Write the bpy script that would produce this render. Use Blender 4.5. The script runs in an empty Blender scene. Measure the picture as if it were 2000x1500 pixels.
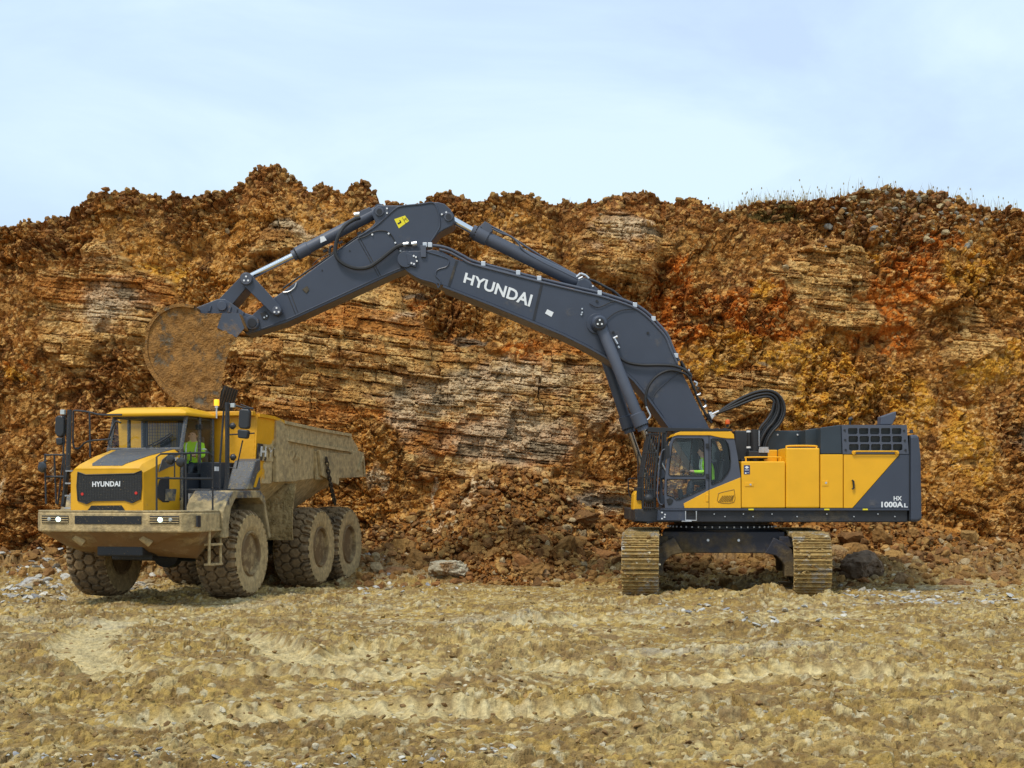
import bpy, bmesh, math, random
import numpy as np
from mathutils import Vector, Matrix

# ------------------------------------------------------------------ camera, sky, sun
R = math.radians
random.seed(7)
F, HC, HY = 3000.0, 2.24, 960.0          # focal length in photo pixels, camera height, horizon row
scene = bpy.context.scene
col = scene.collection
cam_d = bpy.data.cameras.new('camera'); cam = bpy.data.objects.new('camera', cam_d); col.objects.link(cam)
cam.location = (0, 0, HC); cam.rotation_euler = (R(90), 0, 0)
cam_d.sensor_width = 36; cam_d.lens = F / 2000 * 36; cam_d.shift_y = 0.105
cam_d.clip_start = 0.1; cam_d.clip_end = 3000
scene.camera = cam
scene.view_settings.view_transform = 'Standard'; scene.view_settings.look = 'None'
scene.view_settings.exposure = 0.2; scene.view_settings.gamma = 1.0
SUN_EL, SUN_AZ = R(58), R(215)           # high, from behind the camera's left shoulder
w = bpy.data.worlds.new('World'); scene.world = w; w.use_nodes = True
nt = w.node_tree; nt.nodes.clear()
N = nt.nodes.new; L = nt.links.new
out = N('ShaderNodeOutputWorld'); bg = N('ShaderNodeBackground'); bg.inputs[1].default_value = 0.1
sky = N('ShaderNodeTexSky'); sky.sky_type = 'NISHITA'; sky.sun_disc = False
sky.sun_elevation = SUN_EL; sky.sun_rotation = SUN_AZ
tc = N('ShaderNodeTexCoord'); mp = N('ShaderNodeMapping'); mp.inputs['Scale'].default_value = (1, 1, 2.6)
n1 = N('ShaderNodeTexNoise'); n1.inputs['Scale'].default_value = 3.0; n1.inputs['Detail'].default_value = 7; n1.inputs['Roughness'].default_value = .55
n1.inputs['Distortion'].default_value = .6
cr = N('ShaderNodeValToRGB')
cr.color_ramp.elements[0].position = .34; cr.color_ramp.elements[0].color = (5.6, 7.1, 9.2, 1)
cr.color_ramp.elements[1].position = .62; cr.color_ramp.elements[1].color = (7.1, 8.8, 9.9, 1)
e = cr.color_ramp.elements.new(.48); e.color = (6.2, 7.9, 9.5, 1)
mx = N('ShaderNodeMix'); mx.data_type = 'RGBA'; mx.inputs[0].default_value = .9
L(tc.outputs['Generated'], mp.inputs[0]); L(mp.outputs[0], n1.inputs[0]); L(n1.outputs[0], cr.inputs[0])
L(sky.outputs[0], mx.inputs[6]); L(cr.outputs[0], mx.inputs[7]); L(mx.outputs[2], bg.inputs[0]); L(bg.outputs[0], out.inputs[0])
sd = bpy.data.lights.new('sun', 'SUN'); sd.energy = 2.2; sd.angle = R(12); sd.color = (1, .93, .82)
so = bpy.data.objects.new('sun', sd); col.objects.link(so)
_az = SUN_AZ
sdir = Vector((math.sin(_az) * math.cos(SUN_EL), math.cos(_az) * math.cos(SUN_EL), math.sin(SUN_EL)))
so.rotation_euler = sdir.to_track_quat('Z', 'Y').to_euler(); so.location = (0, 0, 60)

# ------------------------------------------------------------------ helpers
def P(px, py, Y):
    return ((px - 1000) / F * Y, Y, HC + (HY - py) / F * Y)

def tag(o, label=None, cat=None, group=None, kind=None):
    if label: o['label'] = label
    if cat: o['category'] = cat
    if group: o['group'] = group
    if kind: o['kind'] = kind
    return o

def empty(name, loc, rz=0, label=None, cat=None, group=None):
    o = bpy.data.objects.new(name, None); col.objects.link(o)
    o.location = loc; o.rotation_euler = (0, 0, rz); o.empty_display_size = .3
    return tag(o, label, cat, group)

OFF = Vector((0, 0, 0))

class MB:
    def __init__(s): s.V = []; s.F = []
    def add(s, v, f):
        b = len(s.V); s.V += [tuple(p) for p in v]; s.F += [tuple(i + b for i in q) for q in f]; return s
    def box(s, x0, x1, y0, y1, z0, z1):
        return s.hexa([(x0,y0,z0),(x1,y0,z0),(x1,y1,z0),(x0,y1,z0),(x0,y0,z1),(x1,y0,z1),(x1,y1,z1),(x0,y1,z1)])
    def hexa(s, v):
        return s.add(v, [(3,2,1,0),(4,5,6,7),(0,1,5,4),(1,2,6,5),(2,3,7,6),(3,0,4,7)])
    def ext(s, pts, d):
        """closed outline (3-D points) pushed along vector d"""
        n = len(pts); d = Vector(d); a = [Vector(p) for p in pts]
        v = a + [p + d for p in a]
        s.add(v, [tuple(range(n)), tuple(range(2*n-1, n-1, -1))] + [(i, i+n, (i+1) % n + n, (i+1) % n) for i in range(n)])
        return s
    def px(s, pts, Y0, Y1):
        """outline read off the photo at depth Y0, given real thickness to Y1"""
        return s.ext([P(x, y, Y0) for x, y in pts], (0, Y1 - Y0, 0))
    def tube(s, pts, r, n=8, caps=True):
        pts = [Vector(p) for p in pts]; m = len(pts); rs = r if isinstance(r, (list, tuple)) else [r] * m
        t = [(pts[min(i+1, m-1)] - pts[max(i-1, 0)]).normalized() for i in range(m)]
        u = t[0].orthogonal().normalized(); v = []
        for i in range(m):
            u = (u - t[i] * u.dot(t[i])); u = u.normalized() if u.length > 1e-6 else t[i].orthogonal().normalized()
            w_ = t[i].cross(u)
            for k in range(n):
                a = 2 * math.pi * k / n
                v.append(pts[i] + (u * math.cos(a) + w_ * math.sin(a)) * rs[i])
        f = [(i*n+k, i*n+(k+1) % n, (i+1)*n+(k+1) % n, (i+1)*n+k) for i in range(m-1) for k in range(n)]
        if caps: f += [tuple(range(n-1, -1, -1)), tuple((m-1)*n + k for k in range(n))]
        return s.add(v, f)
    def cyl(s, a, b, r, r2=None, n=24): return s.tube([a, b], [r, r if r2 is None else r2], n)
    def lathe(s, c, ax, prof, n=32):
        """prof: (radius, distance along ax)"""
        c = Vector(c); ax = Vector(ax).normalized(); u = ax.orthogonal().normalized(); w_ = ax.cross(u); m = len(prof); v = []
        for r, t in prof:
            for k in range(n):
                a = 2 * math.pi * k / n
                v.append(c + ax * t + (u * math.cos(a) + w_ * math.sin(a)) * r)
        f = [(i*n+k, i*n+(k+1) % n, (i+1)*n+(k+1) % n, (i+1)*n+k) for i in range(m-1) for k in range(n)]
        f += [tuple(range(n-1, -1, -1)), tuple((m-1)*n + k for k in range(n))]
        return s.add(v, f)
    def build(s, name, mat, parent=None, bevel=0, smooth=False, seg=2, label=None):
        me = bpy.data.meshes.new(name)
        me.from_pydata([tuple(Vector(p) - OFF) for p in s.V], [], s.F); me.validate(); me.update()
        bm = bmesh.new(); bm.from_mesh(me); bmesh.ops.recalc_face_normals(bm, faces=bm.faces); bm.to_mesh(me); bm.free()
        o = bpy.data.objects.new(name, me); col.objects.link(o)
        if mat: me.materials.append(mat)
        if parent: o.parent = parent
        if bevel:
            b = o.modifiers.new('bevel', 'BEVEL'); b.width = bevel; b.segments = seg; b.limit_method = 'ANGLE'; b.angle_limit = R(35)
        if smooth:
            me.polygons.foreach_set('use_smooth', [True] * len(me.polygons)); me.set_sharp_from_angle(angle=R(38))
        if label: o['label'] = label
        return o

def smooth_pts(pts, k=6):
    """Catmull-Rom through control points"""
    p = [Vector(q) for q in pts]; p = [p[0] * 2 - p[1]] + p + [p[-1] * 2 - p[-2]]; o = []
    for i in range(1, len(p) - 2):
        for j in range(k):
            t = j / k; a, b, c, d = p[i-1], p[i], p[i+1], p[i+2]
            o.append(.5 * ((2*b) + (c-a)*t + (2*a-5*b+4*c-d)*t*t + (3*b-a-3*c+d)*t**3))
    o.append(p[-2]); return o

def curve_mesh(kind, splines=None, text=None, offset=0.0, extrude=0.0, space=1.0):
    """flat filled shape with holes, or lettering -> verts, faces in its own XY plane"""
    cu = bpy.data.curves.new('tmp', kind)
    if kind == 'FONT':
        cu.body = text; cu.size = 1; cu.offset = offset; cu.space_character = space; cu.resolution_u = 3
    else:
        cu.dimensions = '2D'; cu.fill_mode = 'BOTH'
        for pts in splines:
            sp = cu.splines.new('POLY'); sp.points.add(len(pts) - 1); sp.use_cyclic_u = True
            for i, q in enumerate(pts): sp.points[i].co = (q[0], q[1], 0, 1)
    cu.extrude = extrude
    o = bpy.data.objects.new('tmp', cu); col.objects.link(o)
    me = bpy.data.meshes.new_from_object(o)
    v = [tuple(q.co) for q in me.vertices]; f = [tuple(q.vertices) for q in me.polygons]
    bpy.data.objects.remove(o); bpy.data.curves.remove(cu); bpy.data.meshes.remove(me)
    return v, f

def plate(mb, outer, holes, fn, d, half=None):
    """outer/holes are 2-D outlines; fn maps (x, y) to a 3-D point; d is the thickness vector"""
    v, f = curve_mesh('CURVE', [outer] + holes, extrude=.5)
    d = Vector(d)
    mb.add([Vector(fn(q[0], q[1])) + d * (q[2] + .5) for q in v], f); return mb

def lettering(mb, text, quad, d, offset=.02, space=1.0):
    """text stretched over quad = bottom-left, bottom-right, top-right, top-left"""
    v, f = curve_mesh('FONT', text=text, offset=offset, extrude=.5, space=space)
    xs = [q[0] for q in v]; ys = [q[1] for q in v]; x0, x1, y0, y1 = min(xs), max(xs), min(ys), max(ys)
    a, b, c, e_ = [Vector(q) for q in quad]; d = Vector(d); o = []
    for q in v:
        s_ = (q[0]-x0)/(x1-x0); t = (q[1]-y0)/(y1-y0)
        o.append((a*(1-s_)+b*s_)*(1-t) + (e_*(1-s_)+c*s_)*t + d*(q[2]+.5))
    mb.add(o, f); return mb

# ------------------------------------------------------------------ materials
def newmat(name):
    m = bpy.data.materials.new(name); m.use_nodes = True; t = m.node_tree
    return m, t, t.nodes['Principled BSDF']
def c4(c): return (c[0], c[1], c[2], 1)
MUD = (.34, .235, .105)

def mat(name, c, rough=.5, metal=0, mud=0.0, mudcol=MUD, scale=1.6, gz=0, z0=0, gy=0, y0=0, gx=0, x0=0, speck=0.0, bump=0.0, bscale=40, var=.12, spec=.5, emit=0, soft=.05, thick=.02):
    m, t, b = newmat(name); N = t.nodes.new; L = t.links.new
    b.inputs['Roughness'].default_value = rough; b.inputs['Metallic'].default_value = metal; b.inputs['Specular IOR Level'].default_value = spec
    tc = N('ShaderNodeTexCoord')
    n0 = N('ShaderNodeTexNoise'); n0.inputs['Scale'].default_value = 2.3; n0.inputs['Detail'].default_value = 6; L(tc.outputs['Object'], n0.inputs[0])
    r0 = N('ShaderNodeValToRGB'); L(n0.outputs[0], r0.inputs[0])
    r0.color_ramp.elements[0].position = .3; r0.color_ramp.elements[1].position = .7
    r0.color_ramp.elements[0].color = c4([q*(1-var) for q in c]); r0.color_ramp.elements[1].color = c4([min(1, q*(1+var)) for q in c])
    colr = r0.outputs[0]; rsock = None; hgt = None
    if mud or speck:
        nm = N('ShaderNodeTexNoise'); nm.inputs['Scale'].default_value = scale; nm.inputs['Detail'].default_value = 12; nm.inputs['Roughness'].default_value = .68
        L(tc.outputs['Object'], nm.inputs[0]); val = nm.outputs[0]
        sx = N('ShaderNodeSeparateXYZ'); L(tc.outputs['Object'], sx.inputs[0])
        for g, z, k in ((gx, x0, 0), (gy, y0, 1), (gz, z0, 2)):
            if g:
                a = N('ShaderNodeMath'); a.operation = 'SUBTRACT'; L(sx.outputs[k], a.inputs[0]); a.inputs[1].default_value = z
                q = N('ShaderNodeMath'); q.operation = 'MULTIPLY'; L(a.outputs[0], q.inputs[0]); q.inputs[1].default_value = g
                cl = N('ShaderNodeClamp'); cl.inputs['Min'].default_value = -.6; cl.inputs['Max'].default_value = .6; L(q.outputs[0], cl.inputs[0])
                s_ = N('ShaderNodeMath'); s_.operation = 'ADD'; L(val, s_.inputs[0]); L(cl.outputs[0], s_.inputs[1]); val = s_.outputs[0]
        mr = N('ShaderNodeMapRange'); L(val, mr.inputs[0]); th = 1 - mud
        mr.inputs[1].default_value = th - soft; mr.inputs[2].default_value = th + soft; mask = mr.outputs[0]
        if speck:
            ns = N('ShaderNodeTexNoise'); ns.inputs['Scale'].default_value = 42; ns.inputs['Detail'].default_value = 3; L(tc.outputs['Object'], ns.inputs[0])
            ms = N('ShaderNodeMapRange'); L(ns.outputs[0], ms.inputs[0]); ms.inputs[1].default_value = .72 - speck*.3; ms.inputs[2].default_value = .78 - speck*.3
            mm = N('ShaderNodeMath'); mm.operation = 'MAXIMUM'; L(mask, mm.inputs[0]); L(ms.outputs[0], mm.inputs[1]); mask = mm.outputs[0]
        nc = N('ShaderNodeTexNoise'); nc.inputs['Scale'].default_value = 9; nc.inputs['Detail'].default_value = 8; L(tc.outputs['Object'], nc.inputs[0])
        rc = N('ShaderNodeValToRGB'); L(nc.outputs[0], rc.inputs[0]); rc.color_ramp.elements[0].position = .32; rc.color_ramp.elements[1].position = .68
        rc.color_ramp.elements[0].color = c4([q*.68 for q in mudcol]); rc.color_ramp.elements[1].color = c4([q*1.25 for q in mudcol])
        mxc = N('ShaderNodeMix'); mxc.data_type = 'RGBA'; L(mask, mxc.inputs[0]); L(colr, mxc.inputs[6]); L(rc.outputs[0], mxc.inputs[7]); colr = mxc.outputs[2]
        mrr = N('ShaderNodeMapRange'); L(mask, mrr.inputs[0]); mrr.inputs[3].default_value = rough; mrr.inputs[4].default_value = .9; L(mrr.outputs[0], b.inputs['Roughness'])
        mtl = N('ShaderNodeMapRange'); L(mask, mtl.inputs[0]); mtl.inputs[3].default_value = metal; mtl.inputs[4].default_value = 0; L(mtl.outputs[0], b.inputs['Metallic'])
        nb = N('ShaderNodeTexNoise'); nb.inputs['Scale'].default_value = 26; nb.inputs['Detail'].default_value = 8; L(tc.outputs['Object'], nb.inputs[0])
        mb_ = N('ShaderNodeMath'); mb_.operation = 'MULTIPLY'; L(mask, mb_.inputs[0]); L(nb.outputs[0], mb_.inputs[1])
        bp = N('ShaderNodeBump'); bp.inputs['Strength'].default_value = .8; bp.inputs['Distance'].default_value = thick; L(mb_.outputs[0], bp.inputs['Height']); hgt = bp.outputs[0]
    if bump:
        nb = N('ShaderNodeTexNoise'); nb.inputs['Scale'].default_value = bscale; nb.inputs['Detail'].default_value = 6; L(tc.outputs['Object'], nb.inputs[0])
        bp = N('ShaderNodeBump'); bp.inputs['Strength'].default_value = 1; bp.inputs['Distance'].default_value = bump; L(nb.outputs[0], bp.inputs['Height'])
        if hgt: L(hgt, bp.inputs['Normal'])
        hgt = bp.outputs[0]
    L(colr, b.inputs['Base Color'])
    if hgt: L(hgt, b.inputs['Normal'])
    if emit:
        b.inputs['Emission Color'].default_value = c4(c); b.inputs['Emission Strength'].default_value = emit
    return m

def glass(name, tint, refl=1.0):
    m, t, b = newmat(name); N = t.nodes.new; L = t.links.new
    t.nodes.remove(b); o = t.nodes['Material Output']
    tr = N('ShaderNodeBsdfTransparent'); tr.inputs[0].default_value = c4(tint)
    gl = N('ShaderNodeBsdfGlossy'); gl.inputs['Roughness'].default_value = .02
    fr = N('ShaderNodeFresnel'); fr.inputs[0].default_value = 1.5
    a = N('ShaderNodeMath'); a.operation = 'MULTIPLY_ADD'; a.inputs[1].default_value = refl; a.inputs[2].default_value = .01; L(fr.outputs[0], a.inputs[0])
    ge = N('ShaderNodeNewGeometry'); iv = N('ShaderNodeMath'); iv.operation = 'SUBTRACT'; iv.inputs[0].default_value = 1; L(ge.outputs['Backfacing'], iv.inputs[1])
    a2 = N('ShaderNodeMath'); a2.operation = 'MULTIPLY'; L(a.outputs[0], a2.inputs[0]); L(iv.outputs[0], a2.inputs[1]); a = a2   # one reflection per pane
    mx = N('ShaderNodeMixShader'); L(a.outputs[0], mx.inputs[0]); L(tr.outputs[0], mx.inputs[1]); L(gl.outputs[0], mx.inputs[2]); L(mx.outputs[0], o.inputs[0])
    return m

def earth_mat(name, bump=.03, bs=18, rough=.92, wet=False):
    """colour comes from the soil itself (attribute Col); fine grain and pits from noise"""
    m, t, b = newmat(name); N = t.nodes.new; L = t.links.new
    at = N('ShaderNodeAttribute'); at.attribute_name = 'Col'
    tc = N('ShaderNodeTexCoord')
    n = N('ShaderNodeTexNoise'); n.inputs['Scale'].default_value = 13; n.inputs['Detail'].default_value = 9; n.inputs['Roughness'].default_value = .7; L(tc.outputs['Object'], n.inputs[0])
    mr = N('ShaderNodeMapRange'); L(n.outputs[0], mr.inputs[0]); mr.inputs[1].default_value = .3; mr.inputs[2].default_value = .7; mr.inputs[3].default_value = .50; mr.inputs[4].default_value = 1.55
    vm = N('ShaderNodeVectorMath'); vm.operation = 'SCALE'; L(at.outputs['Color'], vm.inputs[0]); L(mr.outputs[0], vm.inputs['Scale'])
    L(vm.outputs[0], b.inputs['Base Color'])
    nb = N('ShaderNodeTexNoise'); nb.inputs['Scale'].default_value = bs; nb.inputs['Detail'].default_value = 9; nb.inputs['Roughness'].default_value = .65; L(tc.outputs['Object'], nb.inputs[0])
    bp = N('ShaderNodeBump'); bp.inputs['Strength'].default_value = 1; bp.inputs['Distance'].default_value = bump; L(nb.outputs[0], bp.inputs['Height']); L(bp.outputs[0], b.inputs['Normal'])
    b.inputs['Roughness'].default_value = rough; b.inputs['Specular IOR Level'].default_value = .25
    if wet: L(at.outputs['Alpha'], b.inputs['Roughness']); b.inputs['Specular IOR Level'].default_value = .4
    return m

# ------------------------------------------------------------------ numpy noise
f4 = np.float32
def h2(ix, iy, s):
    n = (ix.astype(np.int64) * 374761393 + iy.astype(np.int64) * 668265263 + s * 1442695041) & 0xffffffff
    n = ((n ^ (n >> 13)) * 1274126177) & 0xffffffff
    return ((n ^ (n >> 16)) & 0xffffff).astype(f4) / f4(0x1000000)
def vn(x, y, s=0):
    ix = np.floor(x); iy = np.floor(y); fx = (x - ix).astype(f4); fy = (y - iy).astype(f4); fx = fx*fx*(3-2*fx); fy = fy*fy*(3-2*fy)
    a = h2(ix, iy, s); b = h2(ix+1, iy, s); c = h2(ix, iy+1, s); d = h2(ix+1, iy+1, s)
    return (a + (b-a)*fx) * (1-fy) + (c + (d-c)*fx) * fy
def fbm(x, y, o=4, s=0, g=.5):
    r = 0; a = 1; t = 0
    for i in range(o):
        r = r + a * vn(x*2**i + 17.3*i, y*2**i + 5.1*i, s+i); t += a; a *= g
    return r / t - .5
def worley(x, y, s=0, j=.9):
    ix = np.floor(x); iy = np.floor(y)
    b1 = np.full(x.shape, 9., f4); b2 = b1.copy(); bx = np.zeros(x.shape, f4); by = bx.copy(); cx = ix.copy(); cy = iy.copy()
    for dx in (-1, 0, 1):
        for dy in (-1, 0, 1):
            gx = ix + dx; gy = iy + dy
            ox = (gx + .5 + (h2(gx, gy, s) - .5) * j - x).astype(f4); oy = (gy + .5 + (h2(gx, gy, s+1) - .5) * j - y).astype(f4)
            d = ox*ox + oy*oy; m = d < b1
            b2 = np.where(m, b1, np.minimum(b2, d)); b1 = np.where(m, d, b1)
            bx = np.where(m, ox, bx); by = np.where(m, oy, by); cx = np.where(m, gx, cx); cy = np.where(m, gy, cy)
    return np.sqrt(b1), np.sqrt(b2) - np.sqrt(b1), bx, by, cx, cy
def facet(x, y, s, tilt=1.0, off=1.0, crack=.5, cw=.08, j=.9):
    """broken-rock relief: each cell its own tilted face and step, cracks between"""
    d, e, bx, by, cx, cy = worley(x, y, s, j)
    t1 = h2(cx, cy, s+5) - .5; t2 = h2(cx, cy, s+6) - .5; o = h2(cx, cy, s+7) - .5
    h = off*o + tilt*(bx*t1 + by*t2) - crack*np.clip(1 - e/cw, 0, 1)
    return h.astype(f4), h2(cx, cy, s+8), e
def brick(x, z, s, crack=.6, cw=.06, off=1.0, tilt=.3):
    """bedded rock: courses of uneven thickness, blocks of uneven length, open joints"""
    z = z + .12*fbm(x*.9, z*.6, 2, s+13); x = x + .5*fbm(x*.7, z*.9, 3, s+11); zz = z + .38*(vn(z*.8, z*0, s+3)-.5)*2; row = np.floor(zz); fz = (zz-row).astype(f4)
    xx = x*(.6+.9*h2(row, row*0, s+1)) + 40*h2(row, row*0, s+2); ix = np.floor(xx)
    b1 = np.full(x.shape, 9., f4); b2 = b1.copy(); bc = ix.copy(); bo = np.zeros(x.shape, f4)
    for dx in (-1, 0, 1):
        c = ix+dx; o = (c+.5+(h2(c, row, s+4)-.5)*.85-xx).astype(f4); d = np.abs(o); m = d < b1
        b2 = np.where(m, b1, np.minimum(b2, d)); b1 = np.where(m, d, b1); bc = np.where(m, c, bc); bo = np.where(m, o, bo)
    e = np.minimum((b2-b1)*1.1 + .06*h2(bc, row, s+9), np.minimum(fz, 1-fz)*.9) + .10*(fbm(x*4, z*4, 2, s+12)+.1)
    h = off*(h2(bc, row, s+7)-.5) + tilt*(bo*(h2(bc, row, s+5)-.5)*1.5 + (fz-.5)*(h2(bc, row, s+6)-.35)*1.6) - crack*np.clip(1-e/cw, 0, 1)
    return h.astype(f4), h2(bc, row, s+8), e
def hexcell(u, v):
    """nearest and second-nearest point of a staggered lattice"""
    b1 = np.full(u.shape, 9.); b2 = b1.copy(); j0 = np.floor(v)
    for dj in (-1, 0, 1, 2):
        j = j0+dj; sh_ = .5*(j % 2); i0 = np.floor(u-sh_)
        for di in (0, 1, -1, 2):
            d = np.hypot(i0+di+sh_-u, (j-v)*.9); m = d < b1
            b2 = np.where(m, b1, np.minimum(b2, d)); b1 = np.where(m, d, b1)
    return b1, b2-b1
def clod(x, y, s, j=.95):
    d, e, bx, by, cx, cy = worley(x, y, s, j)
    r = h2(cx, cy, s+9) * .6 + .35
    return np.sqrt(np.clip(1 - (d/r)**2, 0, 1)) * r, h2(cx, cy, s+8), e
def sst(a, b, x):
    t = np.clip((x-a)/(b-a), 0, 1); return t*t*(3-2*t)
def lerp3(c, d, m): return c + (np.array(d, f4) - c) * m[..., None]

def grid_mesh(name, X, Y, Z, C, m, kind='structure'):
    nr, nc = X.shape; n = nr*nc
    me = bpy.data.meshes.new(name)
    co = np.stack([X, Y, Z], -1).astype(f4).reshape(-1)
    i = np.arange(n, dtype=np.int32).reshape(nr, nc)
    q = np.stack([i[:-1, :-1], i[:-1, 1:], i[1:, 1:], i[1:, :-1]], -1).reshape(-1); nf = (nr-1)*(nc-1)
    me.vertices.add(n); me.vertices.foreach_set('co', co); me.loops.add(nf*4); me.loops.foreach_set('vertex_index', q)
    me.polygons.add(nf); me.polygons.foreach_set('loop_start', np.arange(0, nf*4, 4, dtype=np.int32))
    me.update(calc_edges=True)
    me.polygons.foreach_set('use_smooth', np.zeros(nf, bool))
    a = me.color_attributes.new('Col', 'FLOAT_COLOR', 'POINT'); a.data.foreach_set('color', C.astype(f4).reshape(-1))
    me.materials.append(m); o = bpy.data.objects.new(name, me); col.objects.link(o); o['kind'] = kind
    return o

def rock_variants(k, n=2, seed=3, squash=(.8, .9, .6)):
    rng = np.random.RandomState(seed); res = []
    bm = bmesh.new(); bmesh.ops.create_icosphere(bm, subdivisions=n, radius=1); bm.verts.ensure_lookup_table()
    V0 = np.array([v.co[:] for v in bm.verts], f4); Fc = np.array([[v.index for v in f.verts] for f in bm.faces], np.int32); bm.free()
    for i in range(k):
        V = V0.copy()
        for j in range(11):                      # chop with random planes: angular broken stone
            nrm = rng.normal(size=3); nrm /= np.linalg.norm(nrm); d = rng.uniform(.45, .85)
            s = V @ nrm; V -= np.outer(np.maximum(s - d, 0), nrm)
        V += rng.normal(scale=.035, size=V.shape); V *= np.array([rng.uniform(.7, 1.2), rng.uniform(.7, 1.2), rng.uniform(.45, .95)])
        res.append(V.astype(f4))
    return res, Fc

def scatter(name, pts, sizes, cols, m, seed=1, k=14, n=1, flat=1.0, kind='stuff'):
    """many loose stones/clods as ONE object of real, separate little solids"""
    rng = np.random.RandomState(seed); vs, Fc = rock_variants(k, n, seed); nv = len(vs[0]); M = len(pts)
    out = np.zeros((M, nv, 3), f4); kk = rng.randint(0, k, M)
    a, b, c = rng.uniform(0, 6.28, M), rng.uniform(-.6, .6, M), rng.uniform(-.6, .6, M)
    for q in range(k):
        s = np.where(kk == q)[0]
        if len(s) == 0: continue
        V = np.broadcast_to(vs[q], (len(s), nv, 3)).copy(); V[..., 2] *= flat
        ca, sa = np.cos(b[s])[:, None], np.sin(b[s])[:, None]
        V = np.stack([V[..., 0], V[..., 1]*ca - V[..., 2]*sa, V[..., 1]*sa + V[..., 2]*ca], -1)
        ca, sa = np.cos(c[s])[:, None], np.sin(c[s])[:, None]
        V = np.stack([V[..., 0]*ca + V[..., 2]*sa, V[..., 1], -V[..., 0]*sa + V[..., 2]*ca], -1)
        ca, sa = np.cos(a[s])[:, None], np.sin(a[s])[:, None]
        V = np.stack([V[..., 0]*ca - V[..., 1]*sa, V[..., 0]*sa + V[..., 1]*ca, V[..., 2]], -1)
        out[s] = V * sizes[s][:, None, None] + pts[s][:, None, :]
    me = bpy.data.meshes.new(name); nf = len(Fc)*M
    q = (Fc[None] + (np.arange(M, dtype=np.int32) * nv)[:, None, None]).reshape(-1).astype(np.int32)
    me.vertices.add(M*nv); me.vertices.foreach_set('co', out.reshape(-1)); me.loops.add(nf*3); me.loops.foreach_set('vertex_index', q)
    me.polygons.add(nf); me.polygons.foreach_set('loop_start', np.arange(0, nf*3, 3, dtype=np.int32)); me.update(calc_edges=True)
    me.polygons.foreach_set('use_smooth', np.zeros(nf, bool))
    C = np.ones((M, nv, 4), f4); C[..., :3] = cols[:, None, :]; C[..., 3] = .9
    at = me.color_attributes.new('Col', 'FLOAT_COLOR', 'POINT'); at.data.foreach_set('color', C.reshape(-1))
    me.materials.append(m); o = bpy.data.objects.new(name, me); col.objects.link(o); o['kind'] = kind
    return o
# ------------------------------------------------------------------ quarry ground
ME = earth_mat('clay_ground', .03, 30, .9, wet=True)
MC = earth_mat('quarry_rock', .05, 14)
MS = earth_mat('loose_stone', .02, 30)

def seg_dist(x, y, pts):
    """distance to a polyline and length along it"""
    D = np.full(x.shape, 99., f4); S = np.zeros(x.shape, f4); acc = 0
    for (ax, ay), (bx, by) in zip(pts[:-1], pts[1:]):
        lx, ly = bx-ax, by-ay; l = math.hypot(lx, ly)
        t = np.clip(((x-ax)*lx + (y-ay)*ly) / (l*l), 0, 1); d = np.hypot(x-ax-t*lx, y-ay-t*ly)
        m = d < D; D = np.where(m, d, D); S = np.where(m, acc + t*l, S); acc += l
    return D, S
def gp(px, py):                       # a point of level ground
    Y = HC*F/(py-HY); return ((px-1000)/F*Y, Y)

TRAILS = [([(250,1205),(190,1235),(150,1262),(190,1300),(300,1325),(520,1335)], .42),
          ([(400,1232),(520,1262),(590,1296),(720,1312)], .34),
          ([(620,1300),(720,1275),(900,1262),(1010,1262)], .34),
          ([(640,1262),(780,1268),(910,1262)], .30),
          ([(180,1322),(420,1330),(700,1335),(980,1318)], .34),
          ([(1040,1300),(1300,1322),(1600,1312),(1900,1330)], .36),
          ([(300,1405),(700,1392),(1100,1402),(1420,1385)], .34),
          ([(1020,1215),(1200,1208),(1420,1225),(1640,1200)], .38)]
TRAILS = [([tuple(q[:2]) for q in smooth_pts([(*gp(a, b), 0) for a, b in t], 5)], w_) for t, w_ in TRAILS]

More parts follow.
